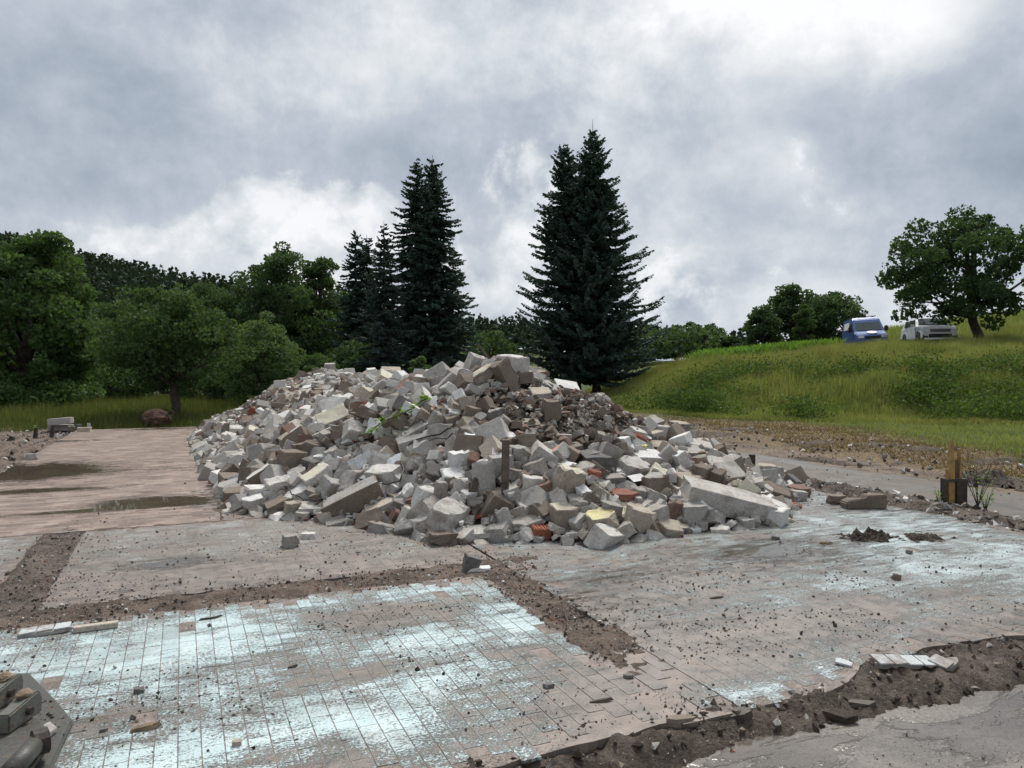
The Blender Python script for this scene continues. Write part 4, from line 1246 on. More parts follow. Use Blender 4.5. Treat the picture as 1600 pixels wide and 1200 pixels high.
def build_spill():
    rs = np.random.RandomState(31)
    mats = [MAT['brown'], MAT['grey'], MAT['pale'], MAT['white'], MAT['dark'], MAT['brick'], M_DARKSOIL, M_CRUST]
    pts, sz, mi = [], [], []
    def add(x, y, z, s, m_):
        pts.append((x, y, z)); sz.append(s); mi.append(m_)
    # crumbs round the foot of the pile
    n = 9000
    X, Y = rs.uniform(-6, 5.5, n), rs.uniform(6.2, 16, n)
    d = np.maximum(np.maximum(poly_dist(X, Y, PILE), poly_dist(X, Y, APRON)), poly_dist(X, Y, TAIL))
    for x, y, dd in zip(X, Y, d):
        if -0.7 < dd < 0.05 and rs.rand() < math.exp(dd / 0.16) * .8:
            s = 0.012 + 0.06 * rs.rand() ** 4
            add(x, y, s * .2, s, rs.choice([0, 0, 1, 1, 2, 3, 4, 5]))
    # dark crumbs strewn over the floors
    n = 9000
    S_, T_ = rs.uniform(-6, 6.4, n), rs.uniform(-2.9, 4, n)
    X, Y = from_st(S_, T_)
    dens = fbm(X * 1.1 + 8, Y * 1.1, 4)
    for x, y, dd, s0, t0 in zip(X, Y, dens, S_, T_):
        if rs.rand() < sstep(.42, .62, dd) * 0.9 + .06:
            s = 0.006 + 0.032 * rs.rand() ** 5
            add(x, y, s * .22, s, rs.choice([6, 6, 6, 0, 0, 4, 1]))
    # crumbled mud lying in patches
    n = 60000
    S_, T_ = rs.uniform(-4.6, 5.5, n), rs.uniform(-2.85, 2.9, n)
    X, Y = from_st(S_, T_)
    m_ = np.zeros(n)
    for (s0, t0, r0, r1, a) in MUD_PATCH:
        m_ += a * np.exp(-((S_ - s0) / r0) ** 2 - ((T_ - t0) / r1) ** 2)
    dens = sstep(.50, .78, fbm(X * 2.2 + 4, Y * 2.2, 5, .65) + .75 * m_)
    k = rs.rand(n) < dens * .75
    for x, y in zip(X[k], Y[k]):
        s = 0.005 + 0.019 * rs.rand() ** 2.5
        add(x, y, s * .12, s, rs.choice([0, 7, 7, 7, 6]))
    # stony trenches
    for (s0, s1, t0, t1, n) in ((-6.0, .4, -.25, .3, 2600), (-.2, .22, -2.1, -.2, 900), (-3.65, -3.2, .4, 3, 500), (-2.2, 6, -3.4, -2.75, 3600)):
        S_, T_ = rs.uniform(s0, s1, n), rs.uniform(t0, t1, n)
        X, Y = from_st(S_, T_)
        for x, y, t_ in zip(X, Y, T_):
            s = 0.008 + 0.03 * rs.rand() ** 4
            if t0 > -2.7:
                z = 0.006
            else:
                s = 0.008 + 0.05 * rs.rand() ** 5
                z = float(front_z(np.array([to_st(x, y)[0]]), np.array([t_]), np.array([x]), np.array([y]))[0]) + s * .15
            add(x, y, z, s, rs.choice([0, 0, 6, 6, 4, 1, 2, 3, 5]) if rs.rand() < (.5 if t0 > -2.7 else .25) else rs.choice([0, 6]))
    # yard grit
    n = 3200
    S_, T_ = rs.uniform(-1, 7, n), rs.uniform(-4.9, -3.3, n)
    X, Y = from_st(S_, T_)
    for x, y in zip(X, Y):
        s = 0.006 + 0.020 * rs.rand() ** 5
        add(x, y, -0.073 + s * .2, s, rs.choice([6, 0, 4, 2, 1]))
    # ridge at the right edge, torn ground beyond the road, left edge debris
    for (s0, s1, t0, t1, n, mx) in ((5.5, 6.4, -3, 8, 2600, .13), (8.5, 12.2, 1, 18, 1500, .12), (-7.6, -5.0, 4, 19, 1400, .14), (-2.2, -1.7, 3.2, 14, 700, .06), (6.2, 8.6, -2, 12, 300, .05)):
        S_, T_ = rs.uniform(s0, s1, n), rs.uniform(t0, t1, n)
        X, Y = from_st(S_, T_)
        Zt = kerb_z(S_, T_, X, Y) if s0 == 5.5 else terrain(X, Y)
        for x, y, z in zip(X, Y, Zt):
            s = 0.015 + mx * rs.rand() ** 4
            add(x, y, z + .005 if s0 == 5.5 else max(z, -0.05) + .01 if s0 < 6 else z + .03, s, rs.choice([0, 1, 2, 3, 4, 6, 6]))
    pebbles('loose_stones', np.array(pts), np.array(sz), mats, np.array(mi), seed=9, flat=0.75)
build_spill()
# ------------------------------------------------------------------ vegetation
def leaf_quads(c, L, W, rs, updir=None, up_w=0.0, down=False):
    """diamond leaves at centres c"""
    n = len(c)
    a = rs.normal(size=(n, 3))
    if updir is not None:
        a = a + updir * up_w
    a /= np.linalg.norm(a, axis=1)[:, None]
    b_ = np.cross(a, rs.normal(size=(n, 3)))
    b_ /= np.linalg.norm(b_, axis=1)[:, None] + 1e-9
    L = np.broadcast_to(L, n)[:, None]
    W = np.broadcast_to(W, n)[:, None]
    V = np.stack([c - a * L * .5, c + b_ * W * .5, c + a * L * .5, c - b_ * W * .5], 1)
    return V.reshape(-1, 3)
def quad_faces(n):
    return np.arange(n * 4).reshape(n, 4)
TREES = 'trees'
def broadleaf(name, label, px, Y, top_py, half_px, bottom_py, mat, seed, nclump=90, per=170, leaf=0.15, clump=0.24, cat='tree', flat=1.0, hollow=0.55, group=None, trunk_r=None, airy=1.0, base_px=None, skirt=False):
    rs = np.random.RandomState(seed)
    bx = ray(base_px if base_px else px, 578)[0] * Y
    zb = terr1(bx, Y)
    top = at_depth(px, top_py, Y)
    H = top[2] - zb
    bot = max(at_depth(px, bottom_py, Y)[2] - zb, 0.1)
    Rr = half_px * Y / FPX
    t = empty(name, (bx, Y, zb - 0.05))
    tag(t, label, cat, group)
    cz, hz = (H + bot) / 2, (H - bot) / 2
    cx0 = top[0] - bx
    u = rs.normal(size=(nclump * 3, 3))
    u /= np.linalg.norm(u, axis=1)[:, None]
    r = rs.uniform(hollow, 1.0, len(u)) ** 0.8
    lob = 0.80 + 0.5 * (fbm(u[:, 0] * 2.3 + seed, u[:, 2] * 2.3 + u[:, 1], 3) - 0.3)
    widen = 1.0 - 0.30 * np.clip(u[:, 2], 0, 1) ** 2
    C = np.stack([u[:, 0] * Rr * widen, u[:, 1] * Rr * flat * widen, u[:, 2] * hz], 1) * (r * np.clip(lob, .6, 1.02))[:, None]
    lowr = np.sqrt(u[:, 0] ** 2 + u[:, 1] ** 2) + 1e-6
    if bottom_py >= 630 or skirt:
        sk = np.where(u[:, 2] < 0, np.minimum(1.0 / lowr, 2.2) * .92, 1.0)
        C[:, :2] *= sk[:, None]
    C = C[:nclump]
    rc = Rr * clump * rs.uniform(.7, 1.25, nclump)
    C *= (1 - 0.55 * rc / max(Rr, .1))[:, None]
    up_, dn_ = C[:, 2] >= 0, C[:, 2] < 0
    if up_.any():
        C[up_, 2] *= hz / (C[up_, 2] + .62 * rc[up_]).max()
    if dn_.any():
        C[dn_, 2] *= hz / (-C[dn_, 2] + .62 * rc[dn_]).max()
    C[:, :2] *= Rr / np.percentile(np.abs(C[:, 0]) + .85 * rc, 97)
    C += np.array([cx0, 0, cz])
    n = nclump * per
    ci = np.repeat(np.arange(nclump), per)
    g = rs.normal(size=(n, 3))
    g /= np.linalg.norm(g, axis=1)[:, None]
    rad = rs.uniform(0.25, 1.0, n) ** (1 / 2.2) * airy
    sq = np.array([1.15, 1.15, 0.72])
    pos = C[ci] + g * (rad * rc[ci])[:, None] * sq
    pos[:, 2] = np.maximum(pos[:, 2], 0.05)
    L = leaf * rs.uniform(.6, 1.3, n)
    V = leaf_quads(pos, L, L * .72, rs, g + np.array([0, 0, .3]), 0.8)
    link('crown', mesh_np('crown', V, quad_faces(n), mat), t)
    bm = bmesh.new()
    tr = trunk_r or 0.035 * H
    fork = min(max(bot * 1.05, 0.18 * H), .5 * H)
    bm_tube(bm, [(0, 0, 0), (0.03 * Rr + cx0 * .1, 0, fork * .5), (cx0 * .35, 0, fork), (cx0 * .7, 0.05, cz), (cx0, 0, cz + hz * .75)], [tr * 1.35, tr, tr * .9, tr * .55, tr * .15], 7)
    for k in range(14):
        c = C[rs.randint(nclump)]
        z0 = fork * rs.uniform(.85, 1.1) + (c[2] - fork) * rs.uniform(0, .35)
        z0 = max(z0, fork * .7)
        p0 = Vector((cx0 * .4, 0, z0))
        p2 = Vector(c)
        p1 = (p0 + p2) / 2 + Vector((0, 0, -0.08 * Rr + rs.uniform(-.1, .2) * Rr))
        bm_tube(bm, [p0, p1, p2], [tr * .42, tr * .26, tr * .06], 5, False)
    link('trunk', bm_mesh('trunk', bm, M_BARK, True), t)
    return t

def spruce(name, label, px, Y, top_py, half_px, bottom_py, mat, seed, base_px=None, step=0.25, dens=1.0, droop=0.35, power=0.85, group=None, twig=0.42, gap=0.0, leader=0.05):
    rs = np.random.RandomState(seed)
    bx = ray(base_px if base_px else px, 578)[0] * Y
    zb = terr1(bx, Y)
    top = at_depth(px, top_py, Y)
    H = top[2] - zb
    lean = top[0] - bx
    bot = max(at_depth(px, bottom_py, Y)[2] - zb, 0.2)
    Rr = half_px * Y / FPX
    t = empty(name, (bx, Y, zb - 0.05))
    tag(t, label, 'spruce', group)
    cs, aa, bb, LL, WW = [], [], [], [], []
    z = bot
    while z < H * 0.985:
        f = (z - bot) / (H - bot)
        env = Rr * (1 - f) ** power * (0.72 + 0.28 * sstep(0, .12, f)) + 0.10
        nb = int(rs.randint(6, 9) if f < .85 else 5)
        a0 = rs.uniform(0, 6.28)
        for k in range(nb):
            ang = a0 + k * 6.283 / nb + rs.uniform(-.25, .25)
            zj = z + rs.normal(0, step * .9)
            bl = env * rs.uniform(.62, 1.12) * (1 - gap * rs.rand())
            drp = droop * rs.uniform(.5, 1.5)
            out = np.array([math.cos(ang), math.sin(ang), 0])
            side = np.array([-math.sin(ang), math.cos(ang), 0])
            m_ = max(8, int(bl / 0.030 * dens))
            tt = rs.uniform(.03, 1.0, m_) ** .85
            rise = 0.45 if f > .8 else 0.12
            # branch line: out, sagging, tip turned up
            zc = rise * bl * tt - drp * bl * tt ** 1.5 + 0.25 * bl * tt ** 4
            p = out * (tt * bl)[:, None] + np.array([0, 0, 1.0]) * zc[:, None] + np.array([lean * z / H, 0, zj])
            sg = rs.choice([-1, 1], m_)
            wide = twig * (1.05 - .75 * tt) * min(1.0, .35 + bl / 2.5) * rs.uniform(.5, 1.2, m_)
            a = side * (sg * rs.uniform(.35, 1.0, m_))[:, None] + out * rs.uniform(.3, .9, m_)[:, None] + np.array([0, 0, 1.0]) * rs.uniform(-.75, .12, m_)[:, None]
            a /= np.linalg.norm(a, axis=1)[:, None]
            cs.append(p + a * wide[:, None] * .5)
            aa.append(a)
            bb.append(rs.normal(size=(m_, 3)))
            LL.append(wide)
            WW.append(0.065 + wide * rs.uniform(.18, .34, m_))
            # the woody line of the branch itself, clothed in needles
            q = np.linspace(.05, 1, 5)
            zq = rise * bl * q - drp * bl * q ** 1.5 + 0.25 * bl * q ** 4
            pq = out * (q * bl)[:, None] + np.array([0, 0, 1.0]) * zq[:, None] + np.array([lean * z / H, 0, zj])
            dv = pq[1:] - pq[:-1]
            ln = np.linalg.norm(dv, axis=1)
            cs.append((pq[1:] + pq[:-1]) / 2)
            aa.append(dv / ln[:, None])
            bb.append(rs.normal(size=(4, 3)))
            LL.append(ln * 1.25)
            WW.append(np.full(4, .09))
        z += step * (0.55 + 0.8 * (1 - f)) * rs.uniform(.8, 1.2)
    c, a, b_ = np.concatenate(cs), np.concatenate(aa), np.concatenate(bb)
    L, W = np.concatenate(LL)[:, None], np.concatenate(WW)[:, None]
    b_ = np.cross(a, b_)
    b_ /= np.linalg.norm(b_, axis=1)[:, None] + 1e-9
    V = np.stack([c - a * L * .5, c + b_ * W * .5, c + a * L * .5, c - b_ * W * .5], 1).reshape(-1, 3)
    link('crown', mesh_np('crown', V, quad_faces(len(c)), mat), t)
    bm = bmesh.new()
    bm_tube(bm, [(0, 0, 0), (lean * .4, 0, H * .4), (lean * .97, 0, H * .93), (lean, 0, H * (1 + leader))], [0.017 * H, 0.012 * H, 0.03, 0.008], 7)
    link('trunk', bm_mesh('trunk', bm, M_BARK, True), t)
    return t

def build_trees():
    G = 'trees behind the site'
    broadleaf('maple_tree', 'big leafy maple reaching to the ground at the left edge', 40, 31, 362, 112, 645, L_MAPLE, 1, 150, 190, 0.19, .21, group=G)
    broadleaf('maple_tree', 'dark broad tree cut off by the left edge of view', -95, 33, 395, 105, 640, L_MAPLE, 2, 90, 150, 0.2, .24, group=G)
    broadleaf('fruit_tree', 'small wide tree with a dark bare trunk beside the brown stump', 270, 25.5, 442, 106, 612, L_OLIVE, 3, 130, 170, 0.12, .19, group=G, trunk_r=.15, base_px=272, hollow=.35)
    broadleaf('hazel_tree', 'olive-green bushy tree between the big maple and the small trunk tree', 175, 40, 468, 70, 632, L_OLIVE, 4, 90, 150, 0.16, .24, group=G)
    broadleaf('alder_tree', 'dark tree showing above the small trunk tree', 330, 47, 436, 66, 632, L_DARK, 5, 110, 150, .17, .24, group=G)
    broadleaf('willow_bush', 'pale green rounded willow bush left of the rubble', 408, 31, 484, 66, 640, L_LIGHT, 6, 100, 190, .11, .22, 'bush', group=G)
    broadleaf('oak_tree', 'tall dark broadleaf tree with sky gaps left of the spruces', 432, 47, 377, 82, 632, L_DARK, 7, 170, 150, .19, .18, group=G, hollow=.4)
    broadleaf('oak_tree', 'dark broadleaf tree touching the slender twin-tipped spruces', 500, 50, 398, 52, 632, L_DARK, 8, 120, 150, .19, .22, group=G)
    broadleaf('hedge_bush', 'low clipped dark hedge bush behind the left crest', 487, 33, 549, 52, 640, L_OLIVE, 9, 80, 170, .11, .22, 'bush', group=G, hollow=.5)
    broadleaf('young_birch', 'small light green shrub peeping over the rubble crest', 655, 25, 554, 21, 605, L_LIGHT, 10, 28, 110, .09, .3, 'shrub')
    broadleaf('undergrowth_bush', 'dark bush in the shade between the two spruce groups', 765, 52, 512, 48, 612, L_DARK, 12, 50, 120, .2, .28, 'bush', group=G)
    broadleaf('undergrowth_bush', 'dark bush at the foot of the left spruces', 560, 40, 530, 60, 622, L_DARK, 13, 60, 120, .18, .26, 'bush', group=G)
    broadleaf('undergrowth_bush', 'dark undergrowth right of the big maple foot', 135, 41, 525, 75, 640, L_DARK, 14, 60, 120, .17, .26, 'bush', group=G)
    broadleaf('undergrowth_bush', 'dark undergrowth behind the small trunk tree', 235, 43, 545, 85, 640, L_DARK, 15, 60, 120, .17, .26, 'bush', group=G)
    broadleaf('undergrowth_bush', 'dark undergrowth between the small trunk tree and the willow bush', 345, 40, 535, 70, 640, L_DARK, 16, 60, 120, .17, .26, 'bush', group=G)
    broadleaf('undergrowth_bush', 'dark nettly bush under the big maple at the left edge', 10, 29.5, 585, 120, 652, L_MAPLE, 17, 70, 130, .15, .22, 'bush', group=G)
    for (px, Y, tp, hw, sd, lab) in ((95, 34, 566, 62, 18, 'low dark bush at the meadow edge right of the maple'), (185, 36, 570, 58, 19, 'low dark bush at the meadow edge left of the small trunk tree'), (335, 35, 562, 60, 20, 'low dark bush at the meadow edge right of the small trunk tree')):
        broadleaf('undergrowth_bush', lab, px, Y, tp, hw, 650, L_DARK, sd, 60, 130, .14, .24, 'bush', group=G)
    S = 'spruces behind the rubble pile'
    spruce('spruce_tree', 'tallest spruce with a thin bare leader, right of the pile crest', 926, 45, 200, 138, 592, L_SPRUCE, 21, 932, .23, 1.5, .22, .80, S, .55, .28, .035)
    spruce('spruce_tree', 'slightly shorter spruce grown into the left side of the tallest one', 881, 46, 226, 128, 592, L_SPRUCE, 22, 903, .23, 1.5, .24, .72, S, .55, .32, .01)
    spruce('spruce_tree', 'dense spruce forming the right tip of the twin left group', 676, 41, 248, 84, 604, L_SPRUCE, 23, 684, .22, 1.7, .42, .62, S, .42, .15, .02)
    spruce('spruce_tree', 'dense spruce forming the left tip of the twin left group', 652, 42, 252, 92, 604, L_SPRUCE, 24, 645, .22, 1.7, .42, .66, S, .42, .3, .02)
    spruce('spruce_tree', 'slender dark spruce at the left of the group, highest of its pair', 556, 44, 364, 58, 612, L_SPRUCE, 25, 556, .22, 1.8, .4, .6, S, .36, .1, .02)
    spruce('spruce_tree', 'slender spruce just right of the leftmost slender one', 573, 45, 370, 56, 612, L_SPRUCE, 26, 574, .22, 1.8, .4, .6, S, .36, .1, .02)
    spruce('spruce_tree', 'bluish grey spruce in front of the left group', 600, 38, 352, 78, 612, L_BLUESPR, 27, 600, .22, 1.6, .35, .8, S, .4, .35, .03)
    spruce('spruce_tree', 'lower spruce filling the right foot of the left group', 708, 43, 400, 56, 606, L_SPRUCE, 28, 706, .25, 1.2, .4, .7, S, .42, .2, .02)
    broadleaf('field_maple', 'round-crowned dark tree standing over the white pickup', 1508, 41.5, 318, 114, 518, L_OAK, 31, 125, 150, .21, .165, group='trees on the bank', hollow=.35, trunk_r=.26, base_px=1527)
    broadleaf('field_tree', 'tall round tree left of the blue van, highest of its clump', 1237, 68, 441, 50, 556, L_DARK, 32, 90, 130, .26, .24, group='trees on the bank', skirt=True)
    broadleaf('field_tree', 'broad round tree directly behind the blue van', 1300, 66, 454, 56, 556, L_DARK, 33, 100, 130, .26, .23, group='trees on the bank', skirt=True)
    broadleaf('field_tree', 'ragged tree at the left end of the clump by the maize', 1193, 64, 474, 32, 556, L_DARK, 34, 60, 110, .24, .27, group='trees on the bank', skirt=True)
    broadleaf('field_tree', 'lighter young tree in front of the clump left of the van', 1258, 60, 474, 20, 556, L_MAPLE, 35, 34, 110, .2, .3, group='trees on the bank')
    broadleaf('sapling', 'small lone sapling on the crest right of the spruces', 1101, 62, 519, 10, 562, L_MAPLE, 36, 16, 70, .18, .4, group='trees on the bank')
    broadleaf('sapling', 'small round bush on the crest left of the maize', 1141, 75, 522, 18, 562, L_DARK, 37, 24, 80, .24, .35, group='trees on the bank')
build_trees()

def blades(name, x, y, h, w, mat, rs, lean=.35, z=None, kind='stuff', parent=None):
    n = len(x)
    z = terrain(x, y) if z is None else z
    a = rs.uniform(0, 6.283, n)
    base = np.stack([x, y, z - .02], 1)
    sd = np.stack([np.cos(a), np.sin(a), np.zeros(n)], 1) * (w * .5)[:, None]
    la = rs.uniform(0, 6.283, n)
    ll = rs.uniform(0, lean, n) * h
    tip = base + np.stack([np.cos(la) * ll, np.sin(la) * ll, h], 1)
    V = np.stack([base - sd, base + sd, tip], 1).reshape(-1, 3)
    o = link(name, mesh_np(name, V, np.arange(n * 3).reshape(n, 3), mat), parent)
    return tag(o, kind=kind)
def build_grass():
    rs = np.random.RandomState(51)
    def in_view(n, y0, y1, p0, p1, pw=1.0):
        Y = y0 + (y1 - y0) * rs.rand(n) ** pw
        X = ((p0 + (p1 - p0) * rs.rand(n)) - 800) / FPX * Y
        return X, Y
    # bank
    X, Y = in_view(330000, 21, 52, 900, 1720, 1.2)
    bd = bank_dist(X, Y)
    k = bd > -0.6 + 0.8 * (fbm(X, Y, 3) - .5)
    X, Y, bd = X[k], Y[k], bd[k]
    den = fbm(X * .6, Y * .6, 4)
    h = (0.28 + 0.58 * sstep(0.3, 4, bd)) * (0.35 + 1.3 * (den - .3)) * rs.uniform(.55, 1.25, len(X)) * 0.9
    kind = rs.rand(len(X)) + 0.5 * (fbm(X * .35 + 9, Y * .35, 3) - .5) + 0.16 * sstep(6, 9, bd) * sstep(14, 7, X)
    st = kind > .86
    blades('meadow_grass', X[~st], Y[~st], h[~st], rs.uniform(.016, .040, (~st).sum()), L_GRASS, rs, .5)
    blades('seeding_grass', X[st], Y[st], h[st] * 1.18, rs.uniform(.012, .026, st.sum()), L_STRAW, rs, .3)
    X, Y = in_view(50000, 50, 95, 1090, 1720)
    k = bank_dist(X, Y) > 2
    X, Y = X[k], Y[k]
    blades('upper_meadow_grass', X, Y, rs.uniform(.3, .9, len(X)) * (.4 + fbm(X * .4, Y * .4, 3)), rs.uniform(.05, .10, len(X)), L_GRASS, rs, .5)
    # nettle and bramble mounds low on the bank
    cx, cy = in_view(900, 22, 34, 930, 1700)
    b2 = bank_dist(cx, cy)
    m_ = fbm(cx * .33 + 2, cy * .33 + 7, 3)
    k = (b2 > 0.2) & (b2 < 6.5) & (m_ + 0.10 * (b2 < 3.5) > .54)
    cx, cy = cx[k], cy[k]
    n = 150
    ci = np.repeat(np.arange(len(cx)), n)
    g = rs.normal(size=(len(ci), 3)) * np.array([.42, .42, .22])
    zc = terrain(cx, cy) + rs.uniform(.15, .45, len(cx))
    P = np.stack([cx[ci], cy[ci], zc[ci]], 1) + g
    P[:, 2] = np.maximum(P[:, 2], terrain(P[:, 0], P[:, 1]) + .03)
    L = rs.uniform(.06, .14, len(ci))
    V = leaf_quads(P, L, L * .6, rs)
    tag(link('nettles', mesh_np('nettles', V, quad_faces(len(ci)), L_NETTLE)), kind='stuff')
    # dry mown strip in front of the bank
    X, Y = in_view(60000, 9, 27, 980, 1720)
    s, t = to_st(X, Y)
    b2 = bank_dist(X, Y)
    k = (s > 9.0 + 2.2 * (fbm(X * .5, Y * .5, 3) - .2) + 0.15 * np.clip(t, 0, 20)) & (b2 < 0.3)
    X, Y, s, t = X[k], Y[k], s[k], t[k]
    gk = rs.rand(len(X)) < sstep(-1.0, 2.0, s - 10.1 - 0.40 * np.clip(t, 0, 20) + 3 * (fbm(X * .3, Y * .3, 3) - .5))
    blades('mown_straw', X[~gk], Y[~gk], rs.uniform(.03, .10, (~gk).sum()), rs.uniform(.02, .05, (~gk).sum()), L_HAY, rs, 2.2)
    blades('short_grass', X[gk], Y[gk], rs.uniform(.05, .17, gk.sum()), rs.uniform(.012, .03, gk.sum()), L_GRASS, rs, .9)
    # meadow behind the left end of the floor
    X, Y = in_view(90000, 17, 42, -80, 470)
    s, t = to_st(X, Y)
    k = (s < -6.8 + .8 * (fbm(X, Y, 3) - .5)) | (t > T_B + .5 + 1.0 * (fbm(X, Y, 3) - .5))
    X, Y = X[k], Y[k]
    h = (.16 + .30 * sstep(20, 28, Y)) * rs.uniform(.5, 1.2, len(X)) * (.5 + fbm(X * .5, Y * .5, 3))
    st = rs.rand(len(X)) > .9
    blades('left_meadow_grass', X[~st], Y[~st], h[~st], rs.uniform(.014, .03, (~st).sum()), L_SHADEGRASS, rs, .5)
    blades('left_seeding_grass', X[st], Y[st], h[st] * 1.1, rs.uniform(.01, .02, st.sum()), L_STRAW, rs, .3)
    X, Y = in_view(16000, 30, 60, 430, 1000)
    k = bank_dist(X, Y) < 0.5
    blades('shaded_grass', X[k], Y[k], rs.uniform(.15, .5, k.sum()), rs.uniform(.02, .045, k.sum()), L_SHADEGRASS, rs, .5)
    # maize on the crest
    n = 900
    X = rs.uniform(11.5, 19.5, n)
    Y = rs.uniform(44, 50, n)
    Z = terrain(X, Y)
    per = 9
    ci = np.repeat(np.arange(n), per)
    a = rs.uniform(0, 6.283, n * per)
    hz = rs.uniform(.25, .95, n * per)
    r = rs.uniform(.15, .42, n * per)
    p0 = np.stack([X[ci], Y[ci], Z[ci] + hz * .7], 1)
    dv = np.stack([np.cos(a) * r, np.sin(a) * r, hz * .35 + .08], 1)
    sd = np.stack([-np.sin(a), np.cos(a), np.zeros(n * per)], 1) * .035
    V = np.stack([p0, p0 + dv * .5 + sd, p0 + dv, p0 + dv * .5 - sd], 1).reshape(-1, 3)
    tag(link('maize_field', mesh_np('maize_field', V, quad_faces(n * per), L_CORN)), kind='stuff')
build_grass()

def build_forest():
    rs = np.random.RandomState(61)
    def wood(name, X, Y, Hh, rr, per, leaf, mat, conic):
        Z = terrain(X, Y)
        n = len(X)
        ci = np.repeat(np.arange(n), per)
        f = rs.rand(n * per)
        hh = Hh[ci]
        zz = (0.25 + .75 * f) * hh
        prof = np.where(conic[ci], (1 - f) ** .8 + .06, np.sqrt(np.clip(1 - (2 * f - .9) ** 2, 0.03, 1)))
        a = rs.uniform(0, 6.283, n * per)
        ru = rr[ci] * prof * rs.uniform(.45, 1.05, n * per)
        P = np.stack([X[ci] + np.cos(a) * ru, Y[ci] + np.sin(a) * ru, Z[ci] + zz], 1)
        L = leaf * rs.uniform(.6, 1.4, n * per)
        V = leaf_quads(P, L, L * .75, rs)
        tag(link(name, mesh_np(name, V, quad_faces(n * per), mat)), kind='stuff')
    n = 2300
    Y = rs.uniform(95, 205, n)
    X = (rs.uniform(-120, 560, n) - 800) / FPX * Y
    wood('forest_hill', X, Y, rs.uniform(7, 12, n), rs.uniform(1.3, 2.3, n), 70, .75, L_PINE, rs.rand(n) < .5)
    n = 260
    Y = rs.uniform(62, 95, n)
    X = (rs.uniform(-120, 560, n) - 800) / FPX * Y
    wood('wood_edge', X, Y, rs.uniform(4, 8, n), rs.uniform(1.6, 2.6, n), 170, .5, L_DARK, rs.rand(n) < .1)
    n = 160
    Y = rs.uniform(72, 105, n)
    X = (rs.uniform(930, 1120, n) - 800) / FPX * Y
    wood('far_thicket', X, Y, rs.uniform(2.2, 4.2, n), rs.uniform(1.4, 2.2, n), 150, .45, L_DARK, rs.rand(n) < .1)
    n = 900
    Y = rs.uniform(230, 340, n)
    X = (rs.uniform(480, 1180, n) - 800) / FPX * Y
    wood('forest_ridge', X, Y, rs.uniform(8, 13, n), rs.uniform(1.6, 2.6, n), 40, 1.3, L_PINE, rs.rand(n) < .8)
build_forest()
# ------------------------------------------------------------------ things on and round the pile
def obj_bm(name, bm, mats, parent=None, loc=None, rot=None, smooth=False):
    return link(name, bm_mesh(name, bm, mats, smooth), parent, loc, rot)
def prism(bm, poly, z0, z1, taper=1.0, rough=0.0, rnd=None):
    rnd = rnd or random.Random(1)
    cx = sum(p[0] for p in poly) / len(poly)
    cy = sum(p[1] for p in poly) / len(poly)
    lo = [bm.verts.new((p[0], p[1], z0)) for p in poly]
    hi = [bm.verts.new((cx + (p[0] - cx) * taper + rnd.uniform(-rough, rough), cy + (p[1] - cy) * taper + rnd.uniform(-rough, rough), z1 + rnd.uniform(-rough, rough))) for p in poly]
    n = len(poly)
    bm.faces.new(lo[::-1])
    bm.faces.new(hi)
    for i in range(n):
        bm.faces.new((lo[i], lo[(i + 1) % n], hi[(i + 1) % n], hi[i]))
def rnd_poly(rnd, n, rx, ry, jit=.25):
    return [(rx * math.cos(6.283 * i / n) * rnd.uniform(1 - jit, 1 + jit), ry * math.sin(6.283 * i / n) * rnd.uniform(1 - jit, 1 + jit)) for i in range(n)]

